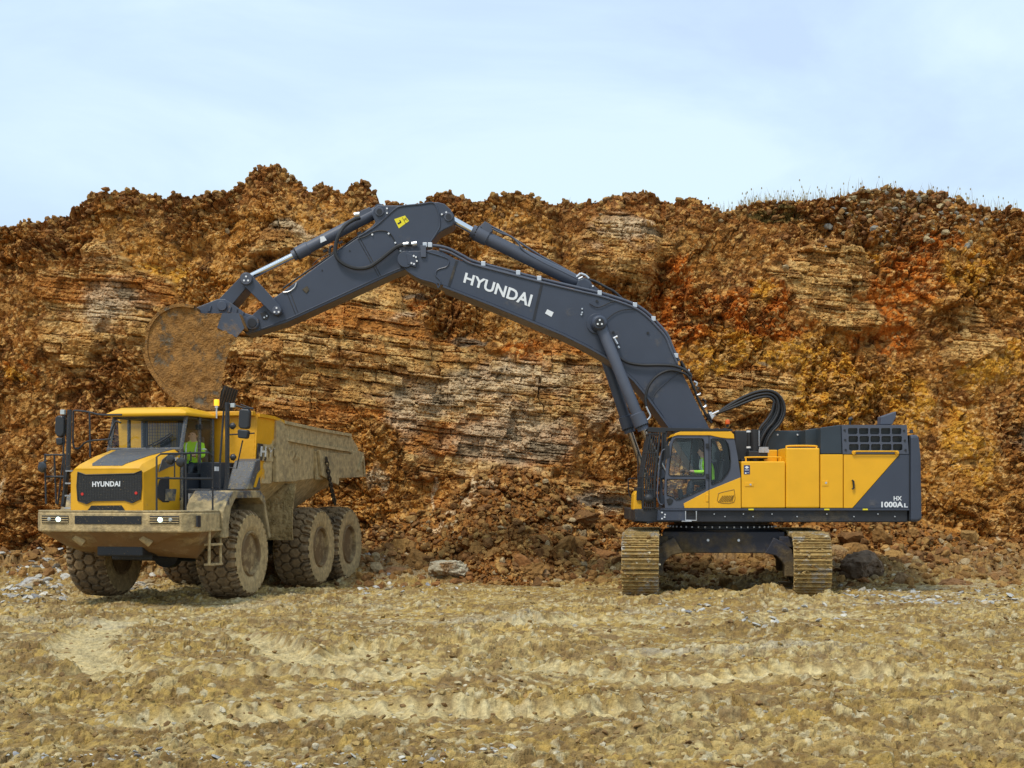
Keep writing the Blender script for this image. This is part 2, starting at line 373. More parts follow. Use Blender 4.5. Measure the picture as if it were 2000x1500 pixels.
def ground_fields(X, Y):
    x = X.astype(f4); y = Y.astype(f4)
    big = fbm(x*.22, y*.45, 4, 11)
    wx = x + .5*fbm(x*.8, y*.8, 2, 3); wy = y + .5*fbm(x*.8+9, y*.8, 2, 5)
    ruts = fbm(wx*.25, wy*1.6, 3, 21)                       # ridges left by machines passing sideways
    c1, r1, e1 = clod(wx*2.3, wy*2.9, 31); c2, r2, e2 = clod(wx*5.5, wy*6.0, 41); c3, r3, e3 = clod(x*12, y*12, 51)
    f1, q1, _ = facet(x*4.0, y*4.6, 61, 1.2, .8, .4)
    rough = sst(-.12, .16, fbm(x*.5, y*.9, 3, 71))
    mach = np.exp(-((y-34)/6)**4)                           # churned floor is flatter round the machines
    near = sst(24, 10, y)
    f2, q2, _ = facet(x*9.5, y*10.5, 66, 1.4, .9, .3)
    z = .20*big + .20*ruts*(1-.5*mach) + (.085*c1*rough + .06*c2*(.2+.8*rough) + .022*c3) + .05*f1*(.25+.75*rough) + .034*f2*(.35+.65*rough)
    z += .085*fbm(x*2.6, y*3.4, 5, 81, .62)
    pale = np.zeros_like(x)
    for pts, w_ in TRAILS:
        d, s = seg_dist(x, y, pts); m = sst(w_*1.3, w_*.8, d); m2 = np.exp(-((d-w_*1.1)/.14)**2)
        tread = .5 + .5*np.cos(s*2*np.pi/.26 + 3*np.abs(d)/w_ + 2.5*fbm(x*1.5, y*1.5, 2, 92))
        k = sst(-.50, -.20, fbm(x*.9, y*.9, 2, 91))
        z = z*(1-.75*m*k) + (-.06 + .045*tread**2)*m*k*(1.1+fbm(x*2, y*2, 2, 94)) + .06*m2*k*(.6+.4*tread) + .05*m*k*fbm(x*5, y*5, 3, 93)
        pale = np.maximum(pale, m*k*(.55+.45*tread))
    # foreground mound, swell before the right track, rubble swept to the cliff foot
    for px, py, sx, sy, h in ((830,1330,1.6,.7,.20),(1010,1500,1.2,.6,.12),(1850,1400,2.0,.9,.16),(1240,1425,1.6,.5,.1),(1490,1165,.55,.4,.22),(390,1360,1.2,.5,.12),(950,1385,1.4,.4,.1)):
        cx, cy = gp(px, py); z += h*np.exp(-((x-cx)/sx)**2-((y-cy)/sy)**2) * (1+.6*fbm(x*5, y*5, 3, 7))
    th_ = math.radians(14); c_, s_ = math.cos(th_), math.sin(th_)     # soil pushed up round the tyres and under the tracks
    sp_ = [(-7.29+s_*b+c_*a, 32.75+c_*b-s_*a, .42, .62) for a in (-1.44, 1.44) for b in (-.05, 4.05, 5.99)] + [(2.75, 33.0, .45, .55), (6.38, 32.65, .45, .55)]
    for cx, cy, rx, ry in sp_:
        q = np.hypot((x-cx)/rx, (y-cy)/ry)
        z = z*(1-.8*np.exp(-(q/1.0)**4)) - .03*np.exp(-(q/1.4)**4) + .08*np.exp(-((q-1.35)/.35)**2)*(.2+1.6*(fbm(x*3.5, y*3.5, 4, 107)+.15))
    foot = sst(36.6, 40.0, y + 1.3*fbm(x*.35, y*.3, 3, 95)); z += foot*(.15+.55*(fbm(x*1.3, y*1.3, 5, 97, .6)+.4)) + foot*.16*c1 + foot*.09*c2
    wet = .6*sst(.12, .24, fbm(x*.35+4, y*1.0, 4, 101))*sst(22, 27, y)
    for px, py, sx, sy in ((700,1207,1.0,.35),(1290,1195,1.0,.6),(1500,1275,.9,.4),(1310,1275,.6,.3),(1730,1175,1.3,.4),(60,1180,1.0,.5)):
        cx, cy = gp(px, py); wet = np.maximum(wet, 1.5*np.exp(-((x-cx)/sx)**2-((y-cy)/sy)**2) * sst(-.12, .1, fbm(x*2.2, y*3, 3, 105)))
    wet = np.clip(wet, 0, 1)
    gbot = sst(12.2, 11.5, y + 1.0*fbm(x*.6, y*.6, 3, 111))
    return z, dict(big=big, c1=c1, r1=r1, c2=c2, r2=r2, c3=c3, r3=r3, rough=rough, pale=pale, wet=wet, gbot=gbot, foot=foot, q1=q1, mach=mach)

def ground_color(x, y, z, f):
    C = np.zeros(x.shape + (3,), f4) + np.array((.378, .246, .064), f4)
    C = lerp3(C, (.215, .128, .038), .75*sst(-.10, .18, fbm(x*1.5, y*2.2, 4, 121)))
    C = lerp3(C, (.45, .325, .125), sst(.0, .2, fbm(x*.7+3, y*1.1, 4, 131))*.7)
    C = lerp3(C, (.46, .36, .17), (f['r2'] > .78)*(f['c2'] > .2)*.75)
    C = lerp3(C, (.48, .40, .24), (f['r3'] > .88)*(f['c3'] > .2)*.8)
    C = lerp3(C, (.16, .09, .03), (f['r3'] < .30)*.6)
    C = lerp3(C, (.20, .12, .045), (f['q1'] < .18)*.5)
    C = lerp3(C, (.55, .44, .22), f['pale']*.8)
    C = lerp3(C, (.46, .42, .31), f['wet']*.42)
    C = lerp3(C, (.42, .37, .26), f['gbot']*.4*(f['r1'] > .3))
    C = lerp3(C, (.24, .12, .035), f['foot']*.75)
    C = C * (1 + .25*fbm(x*.3, y*.5, 3, 141))[..., None]
    A = .88 - .5*f['wet'] - .12*f['pale']
    return np.concatenate([C, A[..., None].astype(f4)], -1)

nr, nc = 900, 1150
p_ = .45; a_, b_ = 9.2**-p_, 43.5**-p_
yy = (np.linspace(a_, b_, nr)**(-1/p_)); uu = np.linspace(-1, 1, nc)
GY = np.repeat(yy[:, None], nc, 1); GX = uu[None]*(GY*.42 + 3.0)
GZ, gf = ground_fields(GX, GY)
edge = sst(1.0, .96, np.abs(uu))[None]*np.ones_like(GX)
GZ = GZ*edge - .12*(1-edge)
GZ -= .05
ground = grid_mesh('ground', GX, GY, GZ, ground_color(GX, GY, GZ, gf), ME)
def ground_z(x, y):
    r = np.clip((np.asarray(y, float)**-p_ - a_)/(b_-a_)*(nr-1), 0, nr-1).astype(int)
    c = np.clip((np.asarray(x, float)/(np.asarray(y, float)*.42+3.0)+1)/2*(nc-1), 0, nc-1).astype(int)
    return GZ[r, c]
xx, y2 = np.meshgrid(np.linspace(-400, 400, 260), np.concatenate([np.linspace(-200, 0, 40), np.linspace(2, 50, 60), np.linspace(60, 600, 20)]))
zz, _f = xx*0 - .30 + .06*fbm(xx*.3, y2*.3, 3, 9), 0
Cc = np.ones(xx.shape + (4,), f4)*.9; Cc[..., :3] = (.34, .235, .09)
grid_mesh('ground_beyond', xx, y2, zz, Cc, ME)

# ------------------------------------------------------------------ quarry face
CREST = [(-1400,520),(-900,470),(-500,500),(-200,470),(0,457),(60,447),(100,441),(135,432),(150,416),(175,400),(200,386),(235,378),(262,377),(300,388),(350,382),(400,381),(440,376),(455,366),(478,352),(487,330),(510,319),(543,314),(556,332),(580,350),(600,376),(615,359),(632,356),(655,370),(668,372),(682,353),(712,356),(733,380),(740,398),(790,402),(826,398),(834,382),(850,375),(880,376),(897,384),(920,391),(940,391),(960,379),(1000,372),(1032,373),(1055,390),(1085,393),(1110,396),(1130,399),(1150,389),(1180,381),(1215,371),(1260,364),(1285,371),(1318,396),(1335,386),(1362,378),(1376,396),(1390,408),(1440,407),(1452,400),(1480,386),(1540,383),(1575,389),(1600,392),(1650,379),(1700,366),(1740,359),(1790,362),(1840,369),(1880,385),(1920,400),(1960,402),(2000,398),(2300,420),(2700,400),(3300,460)]
YC = 44.0
cxs = np.array([(a-1000)/F*YC for a, b in CREST]); czs = np.array([HC+(HY-b)/F*YC for a, b in CREST])
TAL = [(-1400,1080),(0,1085),(250,1060),(600,1040),(760,1010),(860,985),(930,915),(985,888),(1060,905),(1130,960),(1220,1025),(1330,1050),(1500,1050),(1600,1020),(1700,985),(1800,1010),(1950,1050),(3300,1060)]
txs = np.array([(a-1000)/F*42 for a, b in TAL]); tzs = np.array([HC+(HY-b)/F*42 for a, b in TAL])

xin = np.arange(-17, 17, .0235); xs = np.concatenate([np.linspace(-34, -17, 200)[:-1], xin, np.linspace(17, 34, 200)])
NV = 440; NT = 46
vv = np.linspace(0, 1, NV)
hc = np.interp(xs, cxs, czs) + .22*fbm(xs*1.1, xs*0+3, 2, 6) + .12*fbm(xs*3.1, xs*0, 4, 5) + .10*(clod(xs*2.6, xs*0+.4, 15)[0]-.3) + .05*(clod(xs*6, xs*0+.4, 25)[0]-.3)
z0 = -.35
CXg = np.repeat(xs[None], NV, 0).astype(f4); CZg = (z0 + (hc[None]-z0)*vv[:, None]).astype(f4)
U = 1000 + CXg/43.6*F; V_ = HY - (CZg-HC)/42.2*F               # photo rows/columns at the face's distance
U = U + 90*fbm(CXg*.8, CZg*.8, 4, 35) ; V_ = V_ + 70*fbm(CXg*.8+9, CZg*.8, 4, 37)
def blob(u, v, su, sv): return np.exp(-((U-u)/su)**2 - ((V_-v)/sv)**2)
wob = fbm(CXg*.5, CZg*.5, 4, 33)
# bedded rock shows in these stretches; the rest is weathered rubble and clay
bed = 0
for b in ((900,770,430,110),(990,800,300,170),(760,640,120,140),(1210,470,130,75),(560,470,110,50),(560,640,140,80),(1450,770,120,60),(220,590,160,130),(1600,520,110,70),(1660,600,90,40),(1150,960,120,40),(640,780,110,80),(1900,640,60,50),(1000,500,120,50),(730,560,60,60)):
    bed = np.maximum(bed, blob(*b))
bed = sst(.42, .58, bed*.95 + .75*wob + .55*fbm(CXg*1.1, CZg*1.1, 4, 34, .6))
crumb = sst(.5, .2, (hc[None]-CZg)/1.6 + .8*wob)               # loose soil under the lip
bed = bed*(1-crumb*.7)
th = np.interp(xs, txs, tzs)[None]*(1 + .2*fbm(CXg*.4, CZg*0, 3, 77))
dt = np.maximum(th - CZg, 0)
tal = sst(0, .35, dt)
bed = bed*(1-tal)
dip = CZg + .10*CXg + .22*fbm(CXg*.25, CZg*.4, 3, 43)
big = 1.5*fbm(CXg*.13+2, CZg*.10, 3, 53) + .8*fbm(CXg*.45, CZg*.28, 3, 63)
gully = -.30*np.clip(1 - np.abs(vn(CXg*.33, CZg*.06+3, 65)-.5)/.06, 0, 1)
g1, c1, e1 = facet(CXg*1.0+.7*wob, CZg*1.2+.6*fbm(CXg*1.5, CZg*1.5, 3, 39), 201, 1.3, 1.0, .15, .06)
g2, c2, e2 = facet(CXg*2.8 + wob, CZg*3.2, 211, 1.5, .9, .4, .08)
g3, c3, e3 = facet(CXg*7, CZg*8.5, 221, 1.6, .9, .4, .1)
g4, c4_, e4 = facet(CXg*15, CZg*17, 231, 1.4, .8, .3, .1)
stony = sst(-.10, .14, fbm(CXg*.55, CZg*.55, 3, 75))
stony = np.maximum(stony, tal)
g0, _a, _b = facet(CXg*.42+.9*wob, CZg*.5+.5*fbm(CXg*.9, CZg*.9, 3, 38), 191, 1.0, .8, .0, .04)
rub = .36*g0 + (.25*g1+.24*g2)*(.45+.55*stony) + (.16*g3 + .075*g4)*(.35+.65*stony) + .17*fbm(CXg*1.6, CZg*1.6, 6, 71, .6)
s0, d0, k0 = brick(CXg*.55, dip*1.3, 241, .5, .03, 1.0, .3)
_w, _e, _bx, _by, _cx, _cy = worley(CXg*.8+.9*wob, CZg*.35, 401)      # faulted blocks: courses step from one to the next
dip = dip + .22*(h2(_cx, _cy, 402)-.5)
s1, d1, k1 = brick(CXg*1.5, dip*3.3, 251, .8, .05, 1.1, .5)
s2, d2, k2 = brick(CXg*3.4, dip*8.0, 261, .7, .09, 1.1, .5)
s3, d3, k3 = facet(CXg*9, dip*19, 271, 1.0, .9, .3, .12, .85)
lay = h2(np.floor(dip*5.5 + .5*fbm(CXg*.5, dip*0, 2, 9)), dip*0, 5) - .5
thin = sst(-.12, .12, fbm(CXg*.35, CZg*.5, 3, 74) + .25*blob(1010,820,200,120) - .25*blob(1210,470,140,90) - .2*blob(560,470,120,60))
strat = .26*s0 + .24*s1*(1-.35*thin) + .12*s2*(.30+.70*thin) + .05*s3 + .05*lay*thin + .11*fbm(CXg*3, CZg*5, 5, 73, .6)
D = big + gully*(1-tal) + (rub*(1.0+.25*tal)*(1-bed) + strat*bed)
D += .14*bed                                                  # hard beds stand out, clay has washed back
for b, a in (((390,500,60,26),-.35),((215,480,28,20),.35),((740,520,40,60),-.5),((930,1060,40,12),-.8),((1870,600,26,12),.4),((1880,780,60,50),-.5),((1690,1110,70,30),.6),((1740,640,50,16),-.35),((610,1060,40,60),-.3),((1300,560,30,80),-.5),((1765,560,60,120),-.25),((1200,470,120,80),.5),((580,420,90,60),.3),((1640,700,40,120),.15)):
    D += a*blob(*b)
CYg = 41.6 + 2.3*(np.maximum(CZg, 0)/9)**1.2 + .4*np.sin(CXg*.17+1) - D*(1-.3*tal) - 1.5*dt - .35*np.maximum(dt-1.0, 0)
CYg += .0*CZg
CZd = CZg + .05*g2*(1-bed) + .03*g3*(1-bed)
# colours of the rock and soil
C = np.zeros(CXg.shape + (3,), f4) + np.array((.245, .128, .038), f4)
C = lerp3(C, (.195, .098, .034), sst(-.02, .16, fbm(CXg*.6, CZg*.6, 4, 301)))
C = lerp3(C, (.33, .19, .055), sst(.02, .18, fbm(CXg*.45+7, CZg*.5, 4, 311)))
ora = 0
for b in ((1800,520,75,70),(1340,640,80,80),(1330,540,30,70),(1730,620,70,60),(1080,690,80,30),(640,500,25,60),(600,640,50,40),(1850,470,60,40),(60,740,50,22),(820,600,35,14),(1500,600,120,60),(1700,560,60,40)):
    ora = np.maximum(ora, blob(*b))
C = lerp3(C, (.36, .13, .02), sst(.25, .7, ora*1.25 + .6*fbm(CXg*1.1, CZg*1.1, 4, 321))*.9)
yel = 0
for b in ((1620,760,90,100),(1480,680,110,40),(1760,790,60,50),(1880,870,50,90),(1890,520,70,60),(1700,480,25,30),(1400,700,90,40),(1500,560,30,30),(780,760,60,60),(60,745,40,16),(1560,830,60,60),(1180,690,70,25),(1500,905,60,60),(820,640,40,10),(1930,700,60,60),(330,520,50,30)):
    yel = np.maximum(yel, blob(*b))
C = lerp3(C, (.42, .26, .045), sst(.3, .75, yel*1.25 + .55*fbm(CXg*1.3, CZg*1.3, 4, 331))*.9)
C = lerp3(C, (.12, .056, .022), (c2 < .14)*.6*(1-bed))
C = lerp3(C, (.36, .25, .115), (c3 > .84)*.8*(1-bed)); C = lerp3(C, (.45, .35, .20), (c4_ > .90)*.8*(1-bed))
C = lerp3(C, (.33, .215, .09), (c2 > .88)*.7*(1-bed)); C = lerp3(C, (.10, .05, .02), (c3 < .10)*.6*(1-bed))
# bedded stone: tan, grey and rusty courses
S = np.zeros(CXg.shape + (3,), f4) + np.array((.36, .245, .11), f4)
S = lerp3(S, (.43, .33, .18), (d1 > .6)*.7); S = lerp3(S, (.27, .15, .058), (d1 < .28)*.7)
S = lerp3(S, (.46, .37, .225), (d2 > .8)*.7); S = lerp3(S, (.20, .11, .045), (d2 < .16)*.7)
S = lerp3(S, (.33, .15, .035), (h2(np.floor(dip*2.7), dip*0, 8) > .8)*.7)
gry = 0
for b in ((1010,740,120,35),(1000,850,150,60),(1190,830,60,60),(870,770,60,40),(800,800,60,60),(590,430,70,25),(820,615,35,8),(1170,975,60,22),(1230,430,70,30),(930,760,70,40),(220,600,50,50)):
    gry = np.maximum(gry, blob(*b))
S = lerp3(S, (.42, .40, .39), sst(.1, .8, gry + .9*fbm(CXg*1.6, dip*4, 4, 341))*.75)
S = lerp3(S, (.17, .16, .15), ((d1 > .44) & (d1 < .54))*.7*sst(.2, .6, gry+.1))
C = C + (S - C)*bed[..., None]
dk = 0
for b in ((1170,970,70,16),(820,570,40,10),(920,650,50,8),(1990,850,40,50),(640,920,30,14),(1690,1110,45,24),(1470,715,14,8)): dk = np.maximum(dk, blob(*b))
C = lerp3(C, (.13, .125, .13), sst(.35, .7, dk + .4*fbm(CXg*2, CZg*5, 3, 351))*.8)
C = lerp3(C, (.20, .098, .030), tal*.75*(c3 < .85))
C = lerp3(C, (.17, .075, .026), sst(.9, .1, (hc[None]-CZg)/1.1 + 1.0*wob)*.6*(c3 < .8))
grs = blob(1510,392,80,12)*.9; C = lerp3(C, (.11, .09, .035), sst(.3, .6, grs))
for u, v, su, sv in ((858,955,5,32),(925,955,5,30),(905,990,14,5),(880,1005,6,14),(815,1050,6,14),(822,1075,9,12),(735,940,12,22),(30,960,7,26),(1868,1050,14,5),(1890,1045,4,16),(1845,1058,16,4),(160,940,8,16),(870,1020,9,5),(945,940,20,6),(20,1130,20,8),(40,1080,12,9)):
    C = lerp3(C, (.50, .47, .43), sst(.35, .75, blob(u, v, su*1.2, sv*1.2) + .7*fbm(CXg*4, CZg*3, 3, 361))*.85)
C = lerp3(C, (.38, .37, .36), sst(.4, .8, blob(60,1110,90,26) + .7*fbm(CXg*2, CZg*4, 3, 371))*.7*(c3 > .4))
C = C*np.array((1.30, 1.03, .66), f4)*(1 + .55*fbm(CXg*3, CZg*3.5, 5, 381, .6))[..., None]*(.84+.32*c3[..., None])
# top: over the lip and back as a plateau
kk = np.linspace(0, 1, NT)[1:]
TX_ = np.repeat(xs[None], NT-1, 0); back = (kk**1.7*14)[:, None]
TY_ = CYg[-1][None] + back*(1+0*TX_)
smoothz = np.interp(xs, cxs, czs); TZ_ = (hc[None]*(1-sst(0, .25, kk))[:, None] + (np.minimum(smoothz, 9.5)[None]-.3)*sst(0, .25, kk)[:, None]) - .09*back + .05*fbm(TX_*2, TY_*2, 3, 15)
C2 = np.repeat(C[-1][None], NT-1, 0)*1.0
AX = np.concatenate([CXg, TX_]); AY = np.concatenate([CYg, TY_]); AZ = np.concatenate([CZd, TZ_]); AC = np.concatenate([C, C2])
AC = np.concatenate([AC, np.full(AC.shape[:2]+(1,), .9, f4)], -1)
face = grid_mesh('quarry_face', AX, AY, AZ, AC, MC)

# ------------------------------------------------------------------ loose stones, clods, grass
rng = np.random.RandomState(5)
def pal(n, cs, ws):
    c = np.array(cs, f4)[rng.choice(len(cs), n, p=np.array(ws)/sum(ws))]; return c*rng.uniform(.8, 1.2, (n, 1)).astype(f4)
BR = ((.27,.140,.042),(.32,.180,.056),(.19,.094,.032),(.37,.27,.145),(.235,.105,.033))
# rubble strewn on the floor in front of the slope
n = 9000; x = rng.uniform(-19, 19, n); y = 40.6 - np.abs(rng.normal(0, 1.5, n)) - .3
sz = (.03 + .17*rng.rand(n)**4.5).astype(f4)
pts = np.stack([x, y, ground_z(x, y)+sz*.2], -1).astype(f4)
scatter('rubble', pts, sz, pal(n, BR, (5,3,3,.8,2)), MS, 23, n=2)
# rubble on the talus
n = 9000; ci = rng.randint(230, len(xs)-230, n*3); ri = (rng.beta(1.1, 2.2, n*3)*200).astype(int)
keep = np.where((tal[ri, ci] > .5))[0][:n]; ci = ci[keep]; ri = ri[keep]; n = len(ci)
sz = (.03 + .13*rng.rand(n)**5).astype(f4)
pts = np.stack([CXg[ri, ci], CYg[ri, ci]-sz*.2, CZd[ri, ci]+sz*.3], -1).astype(f4)
scatter('rubble', pts, sz, pal(n, BR, (5,3,2,.7,2)), MS, 3, n=2)
n = 460; ci = rng.randint(230, len(xs)-230, n*4); ri = (rng.beta(1.0, 2.6, n*4)*90).astype(int)
keep = np.where((tal[ri, ci] > .6))[0][:n]; ci = ci[keep]; ri = ri[keep]; n = len(ci); sz = (.15 + .32*rng.rand(n)**2.8).astype(f4)
pts = np.stack([CXg[ri, ci], CYg[ri, ci]-sz*.1, CZd[ri, ci]+sz*.1], -1).astype(f4)
scatter('rubble', pts, sz, pal(n, BR, (5,3,2,1,2)), MS, 13, n=3)
# crumbs sitting on the lip and face
n = 1700; ci = rng.randint(200, len(xs)-200, n); ri = NV-1-(rng.beta(.6, 4, n)*110).astype(int)
sz = (.03 + .12*rng.rand(n)**2.6).astype(f4)
pts = np.stack([CXg[ri, ci], CYg[ri, ci]-sz*.1, CZd[ri, ci]+sz*.15], -1).astype(f4)
scatter('rubble', pts, sz, pal(n, BR, (5,3,3,.6,2)), MS, 4)
# bank of pale stone blocks on the mound, upper right
n = 420; px = rng.normal(1770, 85, n); dy = np.abs(rng.normal(0, 26, n))
cxi = np.clip(np.searchsorted(xs, (px-1000)/F*YC), 0, len(xs)-1); ri = np.clip(NV-1-(dy*1.2).astype(int), 0, NV-1)
sz = (.05+.13*rng.rand(n)**2).astype(f4); pts = np.stack([CXg[ri, cxi], CYg[ri, cxi]-sz*.3, CZd[ri, cxi]+sz*.1], -1).astype(f4)
scatter('rubble', pts, sz, pal(n, ((.34,.26,.14),(.26,.24,.2),(.31,.18,.07),(.23,.11,.045)), (2,1,3,3)), MS, 6)
# clods and stones on the floor
def floor_pts(n, y0, y1, pw=1.0):
    t = rng.rand(n)**pw; y = (y0**-1 + (y1**-1 - y0**-1)*t)**-1; x = rng.uniform(-1, 1, n)*(y*.40+1.5); return x, y
x, y = floor_pts(15000, 10.2, 41); n = len(x)
sz = ((.010 + .05*rng.rand(n)**4.0)*(.6+y/34)).astype(f4)
pts = np.stack([x, y, ground_z(x, y)+sz*.15], -1).astype(f4)
scatter('mud_clods', pts, sz, pal(n, ((.34,.23,.085),(.26,.16,.06),(.41,.30,.13),(.20,.115,.045)), (5,3,2,2)), MS, 8, flat=.8)
x, y = floor_pts(1700, 10.2, 42); n = len(x)
sz = ((.014 + .04*rng.rand(n)**3.0)*(.6+y/30)).astype(f4)
pts = np.stack([x, y, ground_z(x, y)+sz*.12], -1).astype(f4)
scatter('pale_stones', pts, sz, pal(n, ((.44,.35,.19),(.48,.41,.28),(.36,.33,.27)), (5,2,1)), MS, 9, flat=.8, n=2)
# grey stone litter: far left by the cliff foot, along the foot at the right, at the very front
gx, gy, gs = [], [], []
for px0, px1, py0, py1, k, s in ((0,130,1125,1172,260,.07),(1640,2000,1150,1185,300,.05),(0,1000,1478,1499,300,.022),(700,900,1125,1160,90,.05),(1250,1650,1180,1235,120,.045),(230,300,1110,1160,60,.07)):
    for _ in range(k):
        a, b = gp(rng.uniform(px0, px1), rng.uniform(py0, py1)); gx.append(a); gy.append(b); gs.append(s*(.4+rng.rand()**2*1.8))
gx, gy, gs = np.array(gx), np.array(gy), np.array(gs, f4); n = len(gx)
pts = np.stack([gx, gy, ground_z(gx, gy)+gs*.15], -1).astype(f4)
scatter('grey_stones', pts, gs, pal(n, ((.40,.39,.36),(.50,.47,.40),(.28,.28,.29),(.42,.33,.2)), (4,3,1,2)), MS, 10, flat=.55, n=2)

# dry grass along the lip, right of the middle
mg = mat('dry_grass', (.30, .25, .13), .9, var=.4)
g = MB()
for a, b, k in ((1395,1450,30),(1450,1590,260),(1590,1700,80),(1700,1830,40),(1830,2000,180),(1110,1130,8)):
    for _ in range(k):
        px_ = random.uniform(a, b); i = min(len(xs)-1, int(np.searchsorted(xs, (px_-1000)/F*YC))); h = random.uniform(.10, .42) * (1.5 if random.random() < .12 else 1)
        bx, bz = xs[i], hc[i]-.05; by = float(CYg[-1, i])+random.uniform(-.05, .9); lean = random.uniform(-.35, .35)*h; w_ = .006
        g.add([(bx-w_, by, bz), (bx+w_, by, bz), (bx+lean*.4+w_*.8, by, bz+h*.6), (bx+lean*.4-w_*.8, by, bz+h*.6), (bx+lean, by, bz+h)], [(0,1,2,3),(3,2,4)])
        if random.random() < .16:
            q = Vector((bx+lean, by, bz+h)); g.add([q+Vector((-.018,0,-.01)), q+Vector((.018,0,-.01)), q+Vector((.014,0,.05)), q+Vector((-.014,0,.05))], [(0,1,2,3)])
tag(g.build('dry_grass', mg), kind='stuff', label='thin dry grass stems along the lip of the quarry face', cat='grass')

# single boulders
def boulder(px, py, rx, rz, Y, c, label, seed, cat='boulder', col2=None):
    Y += .6
    rs = np.random.RandomState(seed); vs, Fc = rock_variants(1, 4, seed)
    V = vs[0].astype(float); V = V/np.abs(V).max(0); V *= 1 + .10*(fbm(V[:, 0]*2+seed, V[:, 2]*3+V[:, 1]*2, 4, seed)[:, None]); V += rs.normal(scale=.006, size=V.shape)
    V *= np.array((rx, rx*.8, rz)); x, _, z = P(px, py, Y)
    mb = MB(); mb.add(V.tolist(), Fc.tolist())
    o = mb.build('boulder', mat('boulder_stone', c, .9, mud=.45, mudcol=col2 or (.23,.12,.04), scale=1.5, bump=.05, bscale=6, var=.3), smooth=False)
    o.location = (x, Y, z); o.rotation_euler = (0, 0, rs.uniform(-.5, .5)); tag(o, label, cat, 'boulders at the foot of the quarry face')
boulder(873,1112,.56,.34,37.5,(.50,.44,.31),'pale cream boulder with a flat broken top, midway between dump truck and excavator',21)
boulder(1035,1127,.50,.33,37.0,(.24,.14,.06),'rounded brown boulder at the toe of the rubble slope left of the left crawler track',22)
boulder(1690,1115,.72,.52,37.4,(.20,.135,.085),'large dark brown boulder just right of the right crawler track',23,col2=(.12,.07,.03))
boulder(1765,1140,.36,.30,36.6,(.27,.16,.07),'mid brown upright boulder right of the large dark boulder',24)
boulder(1860,1150,.52,.26,36.4,(.22,.11,.04),'low rust brown boulder near the right end of the cliff foot',25)
boulder(770,1128,.62,.28,38.0,(.26,.13,.05),'long reddish brown boulder behind the rearmost dumper wheel',26)
boulder(720,1100,.22,.28,39.5,(.50,.47,.42),'small whitish upright boulder against the cliff foot beside the dumper',27,col2=(.35,.25,.13))
boulder(1630,1085,.36,.28,39.0,(.33,.21,.09),'tan boulder partly behind the right crawler track',28)
boulder(980,1090,.40,.26,40.0,(.13,.09,.06),'dark brown boulder in the rubble above the rounded brown one',29)
boulder(60,1140,.34,.16,35.2,(.45,.43,.40),'flat grey boulder among grey litter at far left of the cliff foot',30,col2=(.35,.25,.13))
boulder(268,1152,.34,.20,35.5,(.50,.45,.36),'cream boulder seen between the front wheels under the dumper',31,col2=(.30,.19,.08))
boulder(1960,1130,.42,.24,37.5,(.29,.16,.06),'ochre boulder at the far right edge of the cliff foot',32)
# ------------------------------------------------------------------ excavator
M_SLATE = mat('slate_paint', (.047, .057, .084), .42, var=.06, mud=.30, mudcol=(.16,.14,.12), scale=1.2, soft=.12, bump=.0)
M_SLATE2 = mat('slate_paint_flat', (.075, .085, .115), .5, var=.08)
M_FRAME = mat('frame_black', (.020, .021, .026), .5, var=.2, mud=.38, mudcol=(.11,.085,.05), scale=1.5, soft=.1)
M_UNDER = mat('undercarriage_paint', (.022, .022, .032), .55, var=.2, mud=.40, mudcol=(.13,.09,.04), scale=1.3, soft=.1, gz=-.25, z0=1.2)
M_YEL = mat('yellow_paint', (.86, .43, .008), .38, var=.05, mud=.22, mudcol=(.50,.33,.10), scale=1.1, soft=.16, gz=-.12, z0=1.9)
M_BLK = mat('black_plastic', (.018, .019, .022), .55, var=.2)
M_HOSE = mat('hose_rubber', (.018, .018, .020), .5)
M_CHROME = mat('chrome_rod', (.75, .76, .78), .12, 1.0, var=.03)
M_RODB = mat('bronze_rod', (.42, .33, .25), .25, .9, var=.06)
M_WHITE = mat('white_mark', (.78, .80, .82), .5, var=.03)
M_STEEL = mat('zinc_fitting', (.62, .63, .65), .35, .7, var=.05)
M_YLAB = mat('warning_yellow', (.85, .72, .02), .5, var=.03)
M_NAVY = mat('navy_label', (.02, .04, .13), .5)
M_ORANGE = mat('beacon_orange', (.75, .12, .01), .3)
M_AMBER = mat('beacon_lit', (1.0, .38, .01), .3, emit=1.3)
M_GLS = glass('cab_glass', (.95, .985, .98), .8)
M_MESH = mat('grille_black', (.012, .013, .015), .6, speck=.25, mud=.12)
M_MUDDY = mat('caked_mud', (.30, .20, .085), .95, var=.35, bump=.05, bscale=9)
M_SEAT = mat('seat_fabric', (.035, .037, .045), .8)
M_TRACK = mat('track_steel', (.42, .40, .36), .35, .6, mud=.58, mudcol=(.38,.25,.085), scale=3.0, soft=.06, bump=.02, bscale=20)
M_BUCKET = mat('bucket_steel', (.15, .125, .085), .6, .2, mud=.60, mudcol=(.31,.150,.036), scale=3.2, soft=.05, bump=.05, bscale=5, thick=.09, var=.5)

EX = Vector((4.87, 35.7, 0))
ex = empty('excavator', EX, 0, 'large yellow and slate tracked excavator with its boom arched over the dumper', 'excavator')
OFF = EX
YN, YF, YM = 34.0, 37.4, 35.7
def PP(pts, Y): return [Vector(P(a, b, Y)) for a, b in pts]
def disc(mb, px, py, Y0, Y1, r, n=28): a = P(px, py, Y0); mb.cyl(a, (a[0], Y1, a[2]), r, n=n)
def pinbolts(parent, px, py, Y, r=.05, name='pin_bolt'):
    for a, b in ((0, -4.6), (-4, 3.2), (4, 3.2)):
        m = MB(); disc(m, px+a, py+b, Y-.012, Y+.01, .022, 10); m.build(name, M_WHITE, parent)

